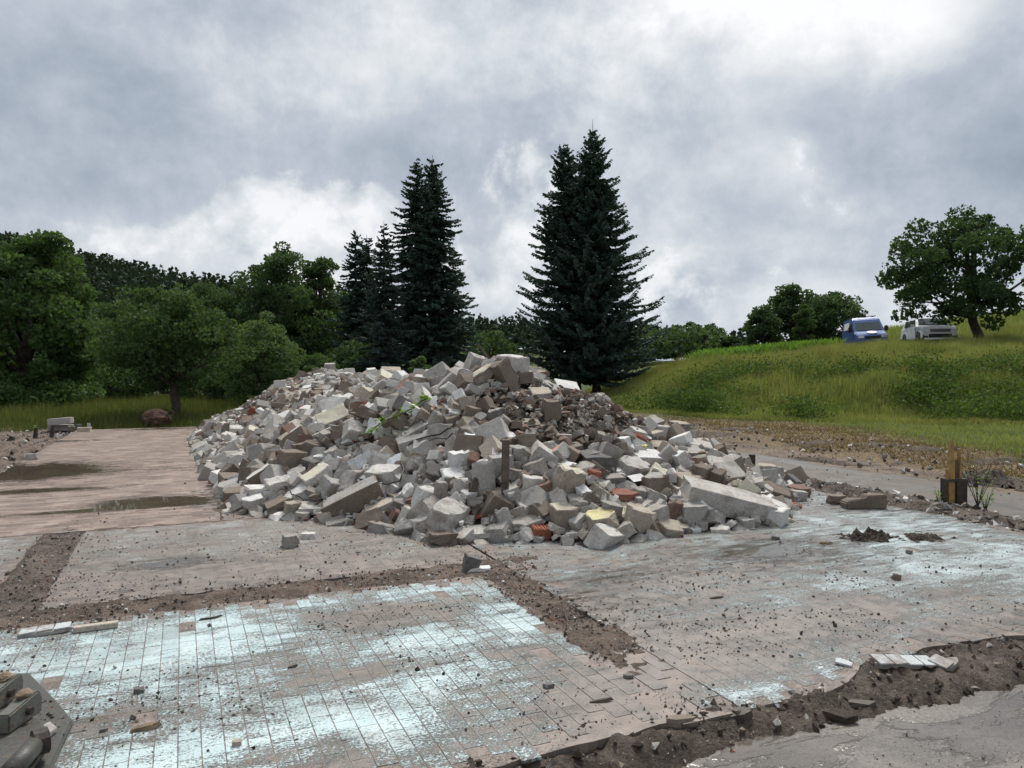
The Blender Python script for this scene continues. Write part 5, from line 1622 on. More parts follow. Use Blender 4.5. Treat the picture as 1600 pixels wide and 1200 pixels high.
def build_pile_extras():
    rnd = random.Random(8)
    # wooden post standing in the rubble
    P = pile_hit(789, 778)
    bm = bmesh.new()
    prism(bm, [(-.035, -.03), (.035, -.03), (.035, .03), (-.035, .03)], -.15, .60, .95, .008, rnd)
    bmesh.ops.bevel(bm, geom=bm.edges[:], offset=.004, segments=1, affect='EDGES')
    tag(obj_bm('wooden_post', bm, M_WOOD, None, (P[0], P[1] - .03, P[2]), (R(-2), R(1), R(12))), 'weathered square wooden post standing upright in the rubble front', 'post')
    # plank left of the upright slab
    P = pile_hit(735, 775)
    bm = bmesh.new()
    bm_box(bm, 0, 0, 0, .07, .03, .36)
    tag(obj_bm('wooden_board', bm, M_WOOD, None, (P[0], P[1] - .04, P[2] + .02), (R(-10), R(28), R(15))), 'short grey board leaning left of the tall upright slab', 'board')
    P = pile_hit(757, 566)
    bm = bmesh.new()
    bm_box(bm, 0, 0, 0, .035, .03, .34)
    tag(obj_bm('wooden_lath', bm, M_WOOD, None, (P[0], P[1], P[2] + .14), (R(0), R(-38), 0)), 'thin lath sticking up left of the big cracked block', 'lath')
    # rods
    for (x0, y0, x1, y1, lab) in ((908, 716, 938, 707, 'pale thin rod lying across the charcoal-grey lump'), (945, 760, 937, 780, 'short bent reinforcing rod below the crumbled red brick'),
                                  (936, 757, 928, 779, 'second bent reinforcing rod left of the first one below the red lump')):
        a, c = pile_hit(x0, y0), pile_hit(x1, y1)
        d = min(a[1], c[1]) - .12
        A, Cc = at_depth(x0, y0, d), at_depth(x1, y1, d)
        bm = bmesh.new()
        mid = (A + Cc) / 2 + np.array([0, 0, .015])
        bm_tube(bm, [A, mid, Cc], .009, 6)
        tag(obj_bm('steel_rod', bm, M_REBAR, smooth=True), lab, 'rod')
    # cables
    for pts, lab in (([(455, 765), (462, 775), (480, 784), (500, 786), (515, 783)], 'black cable sagging over the white-faced slab at the left front'),
                     ([(560, 752), (580, 757), (610, 761), (628, 756), (634, 738), (628, 724)], 'black cable looping below the white tiled fragment'),
                     ([(640, 700), (660, 690), (690, 683), (705, 674), (716, 668)], 'black cable running up right of the broad smooth grey block'),
                     ([(648, 703), (675, 692), (700, 690), (712, 681)], 'second thinner cable under the one by the broad grey block')):
        W = [pile_hit(*p) for p in pts]
        W = [w + np.array([0, -.16, .05]) for w in W]
        fine = []
        for i in range(len(W) - 1):
            for k in range(4):
                f = k / 4
                w = W[i] * (1 - f) + W[i + 1] * f
                w = w + np.array([0, 0, .012 * math.sin(f * 3.14) + rnd.uniform(-.006, .006)])
                fine.append(w)
        fine.append(W[-1])
        bm = bmesh.new()
        bm_tube(bm, fine, .0085, 5)
        tag(obj_bm('cable', bm, M_CABLE, smooth=True), lab, 'cable')
    # vine torn out with the rubble
    W = [pile_hit(*p) + np.array([0, -.20, .13]) for p in ((580, 698), (590, 682), (606, 671), (625, 664), (645, 654), (664, 640), (671, 637))]
    t = empty('vine_branch', tuple(W[0]))
    tag(t, 'torn green leafy vine lying across the rubble slope', 'vine')
    bm = bmesh.new()
    bm_tube(bm, [w - W[0] for w in W], .009, 5)
    obj_bm('stem', bm, M_BARK, t, smooth=True)
    rs = np.random.RandomState(4)
    lm = None
    for k in range(75):
        i = rnd.randrange(len(W) - 1)
        f = rnd.random()
        p = W[i] * (1 - f) + W[i + 1] * f - W[0]
        if lm is None:
            lm = mesh_np('vine_leaf', np.array([(0, 0, 0), (.35, .45, .06), (1, 0, -.05), (.35, -.45, .06)]), np.array([[0, 1, 2], [0, 2, 3]]), L_VINE)
        s = rnd.uniform(.045, .085)
        link('leaf', lm, t, tuple(p + rs.normal(0, .03, 3) + np.array([0, -.02, .02])), (rnd.uniform(-.8, .8), rnd.uniform(-.6, .8), rnd.uniform(0, 6.28)), (s, s, s))
    # pale small pieces that stand out
    for (px, py, w, h, roll, mt, lab) in ((1001, 705, 11, 13, 10, 'sulphur', 'bright yellow chip right of the dark red ribbed brick'), (980, 701, 16, 5, 35, 'white', 'narrow white splinter left of the yellow chip'),
                                          (905, 748, 10, 8, 0, 'white', 'small white crumb beside the large rough cream block'), (798, 777, 10, 7, -10, 'white', 'small white square chip at the foot of the wooden post'),
                                          (722, 822, 7, 6, 0, 'white', 'tiny white tile chip on the front foot of the pile'), (759, 634, 8, 5, -15, 'white', 'white chip on the brown earth above the boulders')):
        P = pile_hit(px, py)
        k = P[1] / FPX
        o = put_block('chip', (P[0], P[1] - .10, P[2] + .05), (w * k, max(w, h) * k * .8, h * k), block_rot(roll, 15, 20), BLOCKS[CUT[3]], mt)
        tag(o, lab, 'chip', 'blocks and fragments of the rubble pile')
build_pile_extras()

def floor_piece(name, px, py, w, h, dep, roll, yaw, body, pool, label, cat, face=None, z0=0.0, group=None, sink=.1, tilt=0):
    x, y = on_ground(px, py + h * .5, z0)
    k = y / FPX
    W, Hh = w * k, h * k
    o = put_block(name, (x, y + W * dep * .5, z0 + Hh * (.5 - sink)), (W, W * dep, Hh), block_rot(roll, yaw, tilt), BLOCKS[pool], body, face)
    tag(o, label, cat, group)
    return o
def build_floor_things():
    rnd = random.Random(19)
    G = 'stones lying on the floor'
    floor_piece('stone', 690, 843, 38, 20, .8, 0, 20, 'brown', LUMPY[1], 'rounded brown stone on the floor before the pile front', 'stone', group=G)
    floor_piece('stone', 452, 846, 24, 20, .8, 0, 30, 'grey', CUT[1], 'angular grey stone alone on the floor left of the pile front', 'stone', group=G)
    floor_piece('stone', 479, 838, 22, 9, .8, 0, 10, 'white', LUMPY[3], 'chalky white stone on the floor near the angular grey stone', 'stone', group=G)
    floor_piece('stone', 735, 881, 26, 26, .6, 20, 25, 'dark', CUT[5], 'dark wedge-shaped stone at the meeting of the two trenches', 'stone', group=G)
    floor_piece('stone', 745, 891, 40, 6, .5, 0, 5, 'white', LUMPY[4], 'flat white plaster crumbs under the dark wedge-shaped stone', 'plaster piece', group=G)
    floor_piece('stone', 1310, 781, 24, 15, .8, 0, 5, 'brown', LUMPY[5], 'brown stone left of the notched kerb block', 'stone', group=G)
    floor_piece('stone', 655, 830, 26, 15, .8, 0, 12, 'oldbrick', LUMPY[6], 'round mossy brown stone at the pile front edge', 'stone', group=G)
    floor_piece('stone', 215, 1080, 15, 9, .7, 0, 20, 'dark', CUT[2], 'small dark wedge on the turquoise tiles near the steel attachment', 'stone', group=G)
    floor_piece('stone', 160, 1142, 11, 6, .8, 0, 20, 'dark', LUMPY[2], 'round dark pebble on the tiles right of the steel attachment', 'stone', group=G)
    floor_piece('stone', 368, 1163, 14, 9, .8, 0, 20, 'beige', LUMPY[7], 'beige pebble on the tiles in the lower left', 'stone', group=G)
    floor_piece('stone', 1560, 1003, 16, 11, .8, 0, 15, 'dark', CUT[7], 'dark cube-like stone on the front trench at the right', 'stone', z0=-.05, group=G)
    floor_piece('stone', 1541, 1056, 15, 10, .8, 0, 15, 'dark', CUT[9], 'dark stone on the wet yard at the right', 'stone', z0=-.08, group=G)
    floor_piece('stone', 1117, 1153, 14, 12, .8, 0, 15, 'brown', CUT[4], 'brown stone on the wet yard by the trench corner', 'stone', z0=-.08, group=G)
    floor_piece('stone', 1098, 1113, 13, 10, .8, 10, 15, 'grey', CUT[6], 'pale grey stone in the dark front trench', 'stone', z0=-.03, group=G)
    floor_piece('stone', 1283, 1047, 11, 7, .8, -8, 15, 'blue', CUT[8], 'bluish white chip on the front trench left of the tile slab', 'stone', z0=-.02, group=G)
    floor_piece('stone', 1475, 1066, 11, 8, .8, 20, 15, 'pale', CUT[2], 'pale pointed stone below the broken tile slabs', 'stone', z0=-.07, group=G)
    floor_piece('stone', 1402, 902, 12, 10, .8, 10, 15, 'brown', CUT[10], 'brown chip on the smeared floor at the right', 'stone', group=G)
    floor_piece('stone', 1423, 863, 9, 6, .8, 10, 15, 'dark', LUMPY[2], 'dark pebble alone between the clods on the blue floor', 'stone', group=G)
    floor_piece('stone', 1212, 841, 12, 6, .8, 10, 15, 'dark', CUT[10], 'dark chip on the floor in front of the huge beam', 'stone', group=G)
    floor_piece('stone', 857, 1073, 15, 7, .8, 0, 30, 'dark', LUMPY[0], 'dark clod in the middle of the turquoise tiles', 'stone', group=G)
    floor_piece('stone', 982, 1058, 13, 6, .8, 0, 30, 'dark', CUT[12], 'dark chip at the right corner of the tiled floor', 'stone', group=G)
    # notched kerb block
    x, y = on_ground(1355, 796)
    bm = bmesh.new()
    L_, hh, k = 66 * y / FPX, 22 * y / FPX, y / FPX
    prof = [(-.5, 0), (.5, 0), (.5, 1), (.02, .97), (-.04, .70), (-.40, .66), (-.5, .45)]
    fr = [bm.verts.new((p[0] * L_, -.09 + rnd.uniform(-.01, .01), p[1] * hh)) for p in prof]
    bk = [bm.verts.new((p[0] * L_, .09 + rnd.uniform(-.01, .01), p[1] * hh)) for p in prof]
    bm.faces.new(fr)
    bm.faces.new(bk[::-1])
    for i in range(len(prof)):
        j = (i + 1) % len(prof)
        bm.faces.new((fr[j], fr[i], bk[i], bk[j]))
    bmesh.ops.bevel(bm, geom=bm.edges[:], offset=.012, segments=2, affect='EDGES')
    tag(obj_bm('kerb_block', bm, MAT['brown'], None, (x, y + .1, 0), (0, 0, R(4))), 'notched brown-grey concrete block lying on the edge of the blue floor', 'concrete block')
    # clod heaps
    for (px, py, w, h, lab, sd) in ((1362, 838, 66, 22, 'larger heap of dark wet clods on the blue floor', 1), (1452, 840, 60, 14, 'lower heap of dark clods right of the larger clod heap', 2),
                                    (1557, 745, 90, 22, 'black soil heap at the right edge beside the road', 3)):
        z0 = 0.0 if sd < 3 else -.06
        x, y = on_ground(px, py + h * .3, z0)
        rx, hh = w * .62 * y / FPX, h * y / FPX * .75
        u, v = np.meshgrid(np.linspace(-1.15, 1.15, 46), np.linspace(-1.15, 1.15, 40))
        rr = np.hypot(u, v)
        zz = hh * (.75 * np.clip(1 - rr ** 1.3, -.2, 1) + 1.9 * (fbm(u * 3 + sd * 7, v * 3, 5, .65) - .52)) - .006
        idx = np.arange(u.size).reshape(u.shape)
        F = np.stack([idx[:-1, :-1], idx[:-1, 1:], idx[1:, 1:], idx[1:, :-1]], -1).reshape(-1, 4)
        V = np.stack([u * rx, v * rx * .75, zz], -1).reshape(-1, 3)
        o = link('clod_heap', mesh_np('clod_heap', V, F, M_DARKSOIL), None, (x, y + rx * .4, z0), (0, 0, .3 * sd))
        tag(o, lab, 'soil heap')
    # broken tile-covered slabs heaved up at the front edge
    def slab(px, py, w, rx_ratio, lab, seed, rz, tx, ty, z0=-.02, th=.05, mat=None, name='tile_slab', cat='slab', n=7):
        r2 = random.Random(seed)
        x, y = on_ground(px, py, z0 + .03)
        rr = w * .5 * y / FPX
        t = empty(name, (x, y, z0 + .03), rz)
        t.rotation_euler = (tx, ty, rz)
        tag(t, lab, cat)
        bm = bmesh.new()
        P_ = rnd_poly(r2, n, rr, rr * rx_ratio, .2)
        prism(bm, P_, -th, 0, .99, .004, r2)
        obj_bm('slab', bm, MAT['grey'] if mat is None else mat, t)
        if mat is None:
            k = 0
            from_x = -rr
            tw, tl = .093, .115
            ins = lambda a, c: poly_dist(np.array([a]), np.array([c]), P_)[0] > -.012
            xi = -rr
            while xi < rr:
                yi = -rr * rx_ratio
                while yi < rr * rx_ratio:
                    if ins(xi + tw / 2, yi + tl / 2) and r2.random() < .9:
                        bm = bmesh.new()
                        prism(bm, [(xi + .004, yi + .004), (xi + tw - .002, yi + .004 + r2.uniform(0, .012)), (xi + tw - .003, yi + tl - .003), (xi + .004, yi + tl - .004)], .002, .009 + r2.uniform(0, .003), .98)
                        obj_bm('tile', bm, MAT['oldtile'], t)
                    yi += tl
                xi += tw
        return t
    slab(1405, 1033, 88, .36, 'heaved slab with white tiles beside the front trench', 5, R(10), R(8), R(5), z0=-.01)
    slab(1482, 1035, 46, .42, 'small tilted slab with two white tiles right of the larger tiled slab', 6, R(32), R(10), R(-9))
    slab(1325, 1040, 40, .5, 'cracked corner slab with pale tiles left of the larger tiled slab', 7, R(-30), R(-6), R(6), z0=-.03)
    slab(75, 984, 78, .26, 'loose strip of pale tiles lying along the left trench', 8, YAW, R(2), R(-2), z0=-.005, th=.02)
    slab(1312, 1113, 56, .5, 'dark flat plate of broken asphalt on the wet yard', 9, R(-18), R(4), R(3), z0=-.062, th=.03, mat=M_DARKSOIL, name='asphalt_plate', cat='asphalt plate', n=5)
    slab(1345, 1096, 44, .35, 'narrow asphalt flake right of the larger asphalt plate', 10, R(-5), R(3), R(-3), z0=-.06, th=.025, mat=M_ASPHALT, name='asphalt_plate', cat='asphalt plate', n=6)
    slab(1150, 1112, 52, .4, 'black crumpled asphalt piece in the dark front trench', 11, R(-12), R(14), R(-8), z0=-.03, th=.03, mat=M_ASPHALT, name='asphalt_plate', cat='asphalt plate', n=6)
    slab(1065, 1120, 60, .4, 'corner piece of muddy slab at the end of the tiled floor', 12, R(20), R(-3), R(6), z0=-.02, th=.04, mat=MAT['brown'], name='slab_piece', cat='slab', n=6)
    # plank edge of the left trench
    x, y = on_ground(150, 984)
    bm = bmesh.new()
    bm_box(bm, 0, 0, .02, .25, .05, .035)
    bmesh.ops.bevel(bm, geom=bm.edges[:], offset=.004, segments=1, affect='EDGES')
    tag(obj_bm('stone_edging', bm, MAT['beige'], None, (x, y, 0), (0, 0, YAW + .05)), 'short beige edging strip on the near side of the left trench', 'edging')
    # splinters and twigs
    for (px, py, L_, rz, mt, lab) in ((228, 1140, .14, 25, M_CLAY, 'broken tan wood chip on the tiles near the steel attachment'), (940, 1097, .13, 8, M_WOOD, 'thin dark stick on the muddy right end of the tiled floor'),
                                      (458, 1043, .06, 30, M_WOOD, 'small black twig curl on the turquoise tiles'), (1290, 850, .13, -10, M_CLAY, 'orange-brown wood shard on the blue floor'),
                                      (1120, 935, .12, 10, M_WOOD, 'dark splinter of wood on the smeared floor'), (330, 967, .16, 28, M_WOOD, 'twig lying in the left trench')):
        x, y = on_ground(px, py)
        bm = bmesh.new()
        r2 = random.Random(px)
        prism(bm, [(-L_ / 2, -.012), (L_ * .2, -.02), (L_ / 2, 0), (L_ * .1, .02), (-L_ / 2, .015)] if mt is M_CLAY else [(-L_ / 2, -.006), (L_ * .2, -.009), (L_ / 2, .004), (L_ * .1, .008), (-L_ / 2, .007)], 0.0, .018 if mt is M_CLAY else .012, .8, .004, r2)
        tag(obj_bm('wood_splinter', bm, mt, None, (x, y, .002), (0, R(-3), R(rz))), lab, 'wood splinter')
build_floor_things()

def weed(x, y, z, label, seed, h=.4, nst=6, name='weed'):
    rnd = random.Random(seed)
    t = empty(name, (x, y, z))
    tag(t, label, 'weed')
    lm = mesh_np('weed_leaf', np.array([(0, 0, 0), (.4, .3, .05), (1, 0, -.1), (.4, -.3, .05)]), np.array([[0, 1, 2], [0, 2, 3]]), L_VINE)
    bm = bmesh.new()
    for k in range(nst):
        a = rnd.uniform(0, 6.28)
        l = h * rnd.uniform(.5, 1.1)
        tip = Vector((math.cos(a) * l * rnd.uniform(.1, .5), math.sin(a) * l * rnd.uniform(.1, .5), l))
        bm_tube(bm, [(0, 0, 0), tip * .5 + Vector((0, 0, .03)), tip], [.006, .004, .002], 4, False)
        for q in range(6):
            f = rnd.uniform(.3, 1)
            s = rnd.uniform(.03, .07)
            link('leaf', lm, t, tip * f, (rnd.uniform(-.4, .4), rnd.uniform(-.3, .6), rnd.uniform(0, 6.28)), (s, s, s))
    obj_bm('stem', bm, M_BARK, t)
    return t
def build_posts():
    rnd = random.Random(3)
    x, y = on_ground(1490, 795, -.02)
    k = y / FPX
    t = empty('broken_timber_post', (x, y, -.04))
    tag(t, 'splintered yellow timber post stub held in a black iron shoe', 'post')
    bm = bmesh.new()
    prism(bm, [(-.085, -.05), (-.01, -.05), (0, .05), (-.08, .05)], .0, .50, .9)
    prism(bm, [(-.075, -.045), (-.015, -.045), (-.02, .03), (-.06, .03)], .50, .85, .45, .01, rnd)
    obj_bm('timber', bm, M_FRESHWOOD, t)
    bm = bmesh.new()
    prism(bm, [(.045, -.03), (.09, -.03), (.09, .03), (.045, .03)], .1, .74, .6, .01, rnd)
    obj_bm('splinter', bm, M_FRESHWOOD, t)
    bm = bmesh.new()
    prism(bm, [(.012, -.02), (.035, -.02), (.035, .02), (.012, .02)], .1, .60, .8, .01, rnd)
    obj_bm('splinter', bm, M_WOOD, t)
    bm = bmesh.new()
    bm_box(bm, .065, 0, .19, .12, .13, .40)
    for zz in (.08, .37):
        bm_box(bm, .0, -.065, zz, .26, .012, .03)
    bm_box(bm, -.122, 0, .22, .012, .12, .33)
    obj_bm('iron_shoe', bm, M_RUST, t)
    x, y = on_ground(1175, 738, 0)
    t = empty('short_iron_post', (x, y, -.03))
    tag(t, 'short black iron post stub beyond the right tail of the pile', 'post')
    bm = bmesh.new()
    bm_box(bm, 0, 0, .14, .085, .07, .36)
    obj_bm('stub', bm, M_RUST, t)
    bm = bmesh.new()
    bm_box(bm, -.08, 0, .04, .09, .05, .10)
    bm_box(bm, -.11, 0, .10, .02, .04, .12)
    obj_bm('bracket', bm, M_RUST, t)
    for i, (px, py, h, n, lab) in enumerate(((1528, 792, .52, 9, 'tall thin weed right of the splintered timber post'), (1468, 796, .25, 5, 'small leafy weed left of the splintered timber post'), (1540, 800, .30, 6, 'lower weed right of the tall thin weed'),
                                             (1172, 742, .16, 5, 'green weed tuft at the foot of the short iron post'), (57, 678, .28, 5, 'weed by the iron stub at the left edge of the floor'))):
        x, y = on_ground(px, py, -.02)
        weed(x, y, -.02, lab, 40 + i, h, n)
    for (px, py, w, h, lab) in ((55, 684, 6, 16, 'thin dark iron stub among debris at the left edge'), (81, 681, 6, 15, 'dark wooden stub before the stacked concrete beams'), (18, 688, 8, 6, 'low dark iron scrap at the far left edge')):
        x, y = on_ground(px, py, -.03)
        k = y / FPX
        bm = bmesh.new()
        prism(bm, [(-w * k / 2, -.04), (w * k / 2, -.05), (w * k / 2, .05), (-w * k / 2, .04)], -.05, h * k, .75, .015, rnd)
        tag(obj_bm('stub', bm, M_RUST, None, (x, y, -.02), (0, .08, .3)), lab, 'stub')
build_posts()

def build_left_debris():
    rnd = random.Random(12)
    # stacked concrete beams
    for (px, py, Y, w, h, roll, lab) in ((95, 658, 20.6, 32, 10, -4, 'rounded grey concrete beam on top of another at the left edge'), (97, 668, 20.8, 34, 9, 2, 'lower grey concrete beam carrying another at the left edge')):
        c = at_depth(px, py, Y)
        k = Y / FPX
        o = put_block('concrete_beam', c, (w * k, .34, h * k), block_rot(roll, 14, 0), BLOCKS[CUBY[2]], 'grey')
        tag(o, lab, 'concrete beam')
    for (px, py, w, h, mt, lab) in ((122, 668, 10, 9, 'dark', 'dark block right of the stacked beams'), (132, 672, 18, 7, 'beige', 'row of pale bricks on the floor edge behind the meadow'), (139, 666, 5, 8, 'pale', 'small pale stone on the row of bricks'),
                                    (112, 671, 10, 8, 'brown', 'brown slanting block right below the stacked beams'), (93, 682, 8, 4, 'white', 'white chip at the left floor edge'), (50, 715, 14, 10, 'pale', 'pale crumbling stone on the left floor edge')):
        x, y = on_ground(px, py + h * .5, -.02)
        k = y / FPX
        o = put_block('stone', (x, y, h * k * .45), (w * k, w * k * .7, h * k), block_rot(rnd.uniform(-8, 8), rnd.uniform(0, 40), 0), BLOCKS[rnd.choice(CUT)], mt)
        tag(o, lab, 'stone', 'debris along the left floor edge')
    # old root stump
    x, y = on_ground(246, 664, 0)
    t = empty('root_stump', (x, y, 0))
    tag(t, 'brown uprooted stump lying at the foot of the small trunk tree', 'stump')
    bm = bmesh.new()
    bmesh.ops.create_icosphere(bm, subdivisions=4, radius=1)
    for v in bm.verts:
        n = float(fbm(v.co.x * 2.2 + 3, v.co.z * 2.2 + v.co.y * 1.7, 4, .6)) - .5
        v.co *= 1 + .55 * n
        v.co = Vector((v.co.x * .42, v.co.y * .34, max(v.co.z, -.75) * .27 + .2))
    obj_bm('body', bm, plain('stump_wood', (0.115, 0.066, 0.046), .9, .5, 7, .8), t)
    for k in range(9):
        a = rnd.uniform(0, 6.28)
        bm = bmesh.new()
        p0 = Vector((math.cos(a) * .25, math.sin(a) * .2, .25))
        p1 = p0 + Vector((math.cos(a) * .18, math.sin(a) * .1, rnd.uniform(-.05, .2)))
        p2 = p1 + Vector((math.cos(a) * .10, math.sin(a) * .1, rnd.uniform(-.1, .12)))
        bm_tube(bm, [p0, p1, p2], [.05, .03, .012], 5)
        obj_bm('root', bm, M_BARK, t)
build_left_debris()

def build_attachment():
    """steel machine attachment lying at the lower left corner"""
    Z0 = .17
    def on(px, py, z=Z0):
        return np.array([*on_ground(px, py, z), z])
    O = on(40, 1120)
    t = empty('steel_attachment', (O[0], O[1], 0))
    tag(t, 'grey steel machine attachment with muddy lugs in the lower left corner', 'machine part')
    def flat(pxs, z, th, name, mat, bev=.006):
        bm = bmesh.new()
        P = [on(p[0], p[1], z) - O for p in pxs]
        prism(bm, [(p[0], p[1]) for p in P][::-1], z - th, z)
        bmesh.ops.recalc_face_normals(bm, faces=bm.faces[:])
        if bev:
            bmesh.ops.bevel(bm, geom=bm.edges[:], offset=bev, segments=2, affect='EDGES')
        return obj_bm(name, bm, mat, t)
    flat([(-70, 1058), (-10, 1052), (46, 1051), (82, 1087), (114, 1124), (62, 1235), (-70, 1235)], Z0, .03, 'base_plate', M_STEEL)
    flat([(-60, 1090), (40, 1075), (88, 1122), (45, 1210), (-60, 1210)], Z0 - .032, Z0 - .034, 'body', M_STEEL, 0)
    flat([(-30, 1112), (24, 1092), (80, 1150), (50, 1195), (10, 1240), (-60, 1240)], Z0 + .035, .034, 'raised_plate', M_STEEL)
    def lug(px0, py0, px1, py1, wdt, hgt):
        a, c = on(px0, py0, Z0 + .035) - O, on(px1, py1, Z0 + .035) - O
        d = (c - a)[:2]
        L_ = float(np.hypot(*d))
        ang = math.atan2(d[1], d[0])
        bm = bmesh.new()
        prof = [(0, 0), (L_, 0), (L_, hgt * .6)] + [(L_ - .02 * (1 - math.cos(q)), hgt * .6 + hgt * .4 * math.sin(q)) for q in (.5, 1.0, 1.57)] + [(0, hgt * .75)]
        lo = [bm.verts.new((p[0], -wdt / 2, p[1])) for p in prof]
        hi = [bm.verts.new((p[0], wdt / 2, p[1])) for p in prof]
        bm.faces.new(lo)
        bm.faces.new(hi[::-1])
        for i in range(len(prof)):
            j = (i + 1) % len(prof)
            bm.faces.new((lo[j], lo[i], hi[i], hi[j]))
        bmesh.ops.bevel(bm, geom=bm.edges[:], offset=.006, segments=2, affect='EDGES')
        l = obj_bm('lug', bm, M_STEEL2, t, (a[0], a[1], Z0 + .036), (0, 0, ang))
        bm = bmesh.new()
        bmesh.ops.create_cone(bm, cap_ends=True, segments=10, radius1=.018, radius2=.016, depth=.02)
        obj_bm('bolt', bm, M_RUST, l, (L_ * .55, -wdt / 2 - .008, hgt * .45), (R(90), 0, 0))
        bm = bmesh.new()
        bmesh.ops.create_icosphere(bm, subdivisions=3, radius=1)
        for v in bm.verts:
            n = float(fbm(v.co.x * 2 + px0, v.co.z * 2 + v.co.y, 3)) - .5
            v.co *= 1 + .7 * n
            v.co = Vector((v.co.x * .036, v.co.y * .028, v.co.z * .018))
        obj_bm('dried_mud', bm, M_CLAY, l, (L_ * .70, .01, hgt * 1.02), (0, 0, .2))
    lug(4, 1148, 56, 1112, .055, .10)
    lug(-26, 1120, 27, 1084, .055, .10)
    flat([(66, 1133), (78, 1126), (90, 1136), (78, 1145)], Z0 + .022, .02, 'pad', MAT['grey'], .003)
    bm = bmesh.new()
    a, c = on(15, 1205, Z0 + .08) - O, on(58, 1158, Z0 + .08) - O
    bm_tube(bm, [(a[0], a[1], Z0 + .075), (c[0], c[1], Z0 + .075)], .035, 14)
    obj_bm('hydraulic_tube', bm, M_STEEL, t, smooth=True)
    bm = bmesh.new()
    bm_tube(bm, [(c[0] - .01, c[1] - .01, Z0 + .075), (c[0] + .025, c[1] + .025, Z0 + .075)], .048, 12)
    obj_bm('flange', bm, M_RUST, t)
    # mud shelf on plate
    rs = np.random.RandomState(2)
    n = 60
    P = np.array([on(rs.uniform(50, 100), rs.uniform(1095, 1150), Z0) - O for _ in range(n)])
    P[:, 2] = Z0
    pebbles('mud_crumbs', P, .006 + .02 * rs.rand(n) ** 2, [M_CLAY, M_DARKSOIL], rs.randint(0, 2, n), t, 3)
build_attachment()

# ------------------------------------------------------------------ vehicles parked on the bank
def car_paint(name, col):
    m_, b = new_mat(name)
    n = b.noise(b.n('ShaderNodeTexCoord').outputs['Object'], 3, 4, .6)
    p = finish(b, b.mix(b.ss(n, .4, .7), col, tuple(c * .85 for c in col)), .3, None, .5)
    p.inputs['Coat Weight'].default_value = .4
    return m_
M_VANBLUE = car_paint('blue_van_paint', (0.060, 0.125, 0.36))
M_CARWHITE = car_paint('white_car_paint', (0.78, 0.79, 0.80))
M_GLASS = plain('car_glass', (0.05, 0.065, 0.065), .08, .2, 2, 0, 0, .8)
M_TYRE = plain('tyre_rubber', (0.018, 0.018, 0.018), .8)
M_RIM = plain('alloy_rim', (0.42, 0.43, 0.44), .35, .1, 3, 0, .6)
M_TRIM = plain('black_trim', (0.022, 0.022, 0.023), .55)
M_LAMP = plain('headlamp_glass', (0.55, 0.58, 0.60), .12, .1, 5, 0, .2, .8)
M_DECAL = plain('white_decal', (0.78, 0.78, 0.76), .5, .03)
M_DECALDARK = plain('dark_print', (0.06, 0.05, 0.05), .5, .03)
M_ORANGE = plain('indicator_orange', (0.55, 0.20, 0.03), .35)
def loft(bm, sections):
    """sections: lists of (x, y, z) rings with the same count"""
    rings = [[bm.verts.new(p) for p in s] for s in sections]
    n = len(rings[0])
    for a, c in zip(rings, rings[1:]):
        for k in range(n):
            bm.faces.new((a[k], a[(k + 1) % n], c[(k + 1) % n], c[k]))
    bm.faces.new(rings[0][::-1])
    bm.faces.new(rings[-1])
    bmesh.ops.recalc_face_normals(bm, faces=bm.faces[:])
def side_extrude(prof, halfw):
    """prof: (x, z, half width factor) closed side outline -> body"""
    bm = bmesh.new()
    L_ = [bm.verts.new((p[0], -halfw * p[2], p[1])) for p in prof]
    R_ = [bm.verts.new((p[0], halfw * p[2], p[1])) for p in prof]
    bm.faces.new(L_)
    bm.faces.new(R_[::-1])
    n = len(prof)
    for i in range(n):
        j = (i + 1) % n
        bm.faces.new((L_[j], L_[i], R_[i], R_[j]))
    bmesh.ops.recalc_face_normals(bm, faces=bm.faces[:])
    bmesh.ops.bevel(bm, geom=bm.edges[:], offset=.045, segments=2, affect='EDGES', clamp_overlap=True)
    return bm
def panel(pts, th, name, mat, parent):
    """thin plate over four or more corner points, thickened along its normal"""
    P = [Vector(p) for p in pts]
    n = (P[1] - P[0]).cross(P[2] - P[0]).normalized()
    bm = bmesh.new()
    lo = [bm.verts.new(p - n * .01) for p in P]
    hi = [bm.verts.new(p + n * th) for p in P]
    bm.faces.new(lo[::-1])
    bm.faces.new(hi)
    for i in range(len(P)):
        j = (i + 1) % len(P)
        bm.faces.new((lo[i], lo[j], hi[j], hi[i]))
    return obj_bm(name, bm, mat, parent)
def wheel(parent, x, y, r, w):
    out = 1 if y > 0 else -1
    wr = link('wheel', None, parent, (x, y, r))
    wr.empty_display_size = .1
    bm = bmesh.new()
    prof = [(-w / 2, r * .66), (-w / 2, r * .93), (-w * .38, r), (w * .38, r), (w / 2, r * .93), (w / 2, r * .66)]
    rings = []
    for (yy, rr) in prof:
        rings.append([bm.verts.new((rr * math.cos(a * 6.283 / 24), yy, rr * math.sin(a * 6.283 / 24))) for a in range(24)])
    for a, c in zip(rings, rings[1:]):
        for k in range(24):
            bm.faces.new((a[k], a[(k + 1) % 24], c[(k + 1) % 24], c[k]))
    obj_bm('tyre', bm, M_TYRE, wr)
    bm = bmesh.new()
    bmesh.ops.create_cone(bm, cap_ends=True, segments=20, radius1=r * .67, radius2=r * .67, depth=w * .8, matrix=Matrix.Rotation(R(90), 4, 'X'))
    for k in range(5):
        a = k * 6.283 / 5
        bm_box(bm, math.cos(a) * r * .35, out * w * .41, math.sin(a) * r * .35, r * .55, .02, r * .14, Matrix.Rotation(-a, 3, 'Y'))
    obj_bm('rim', bm, M_RIM, wr)
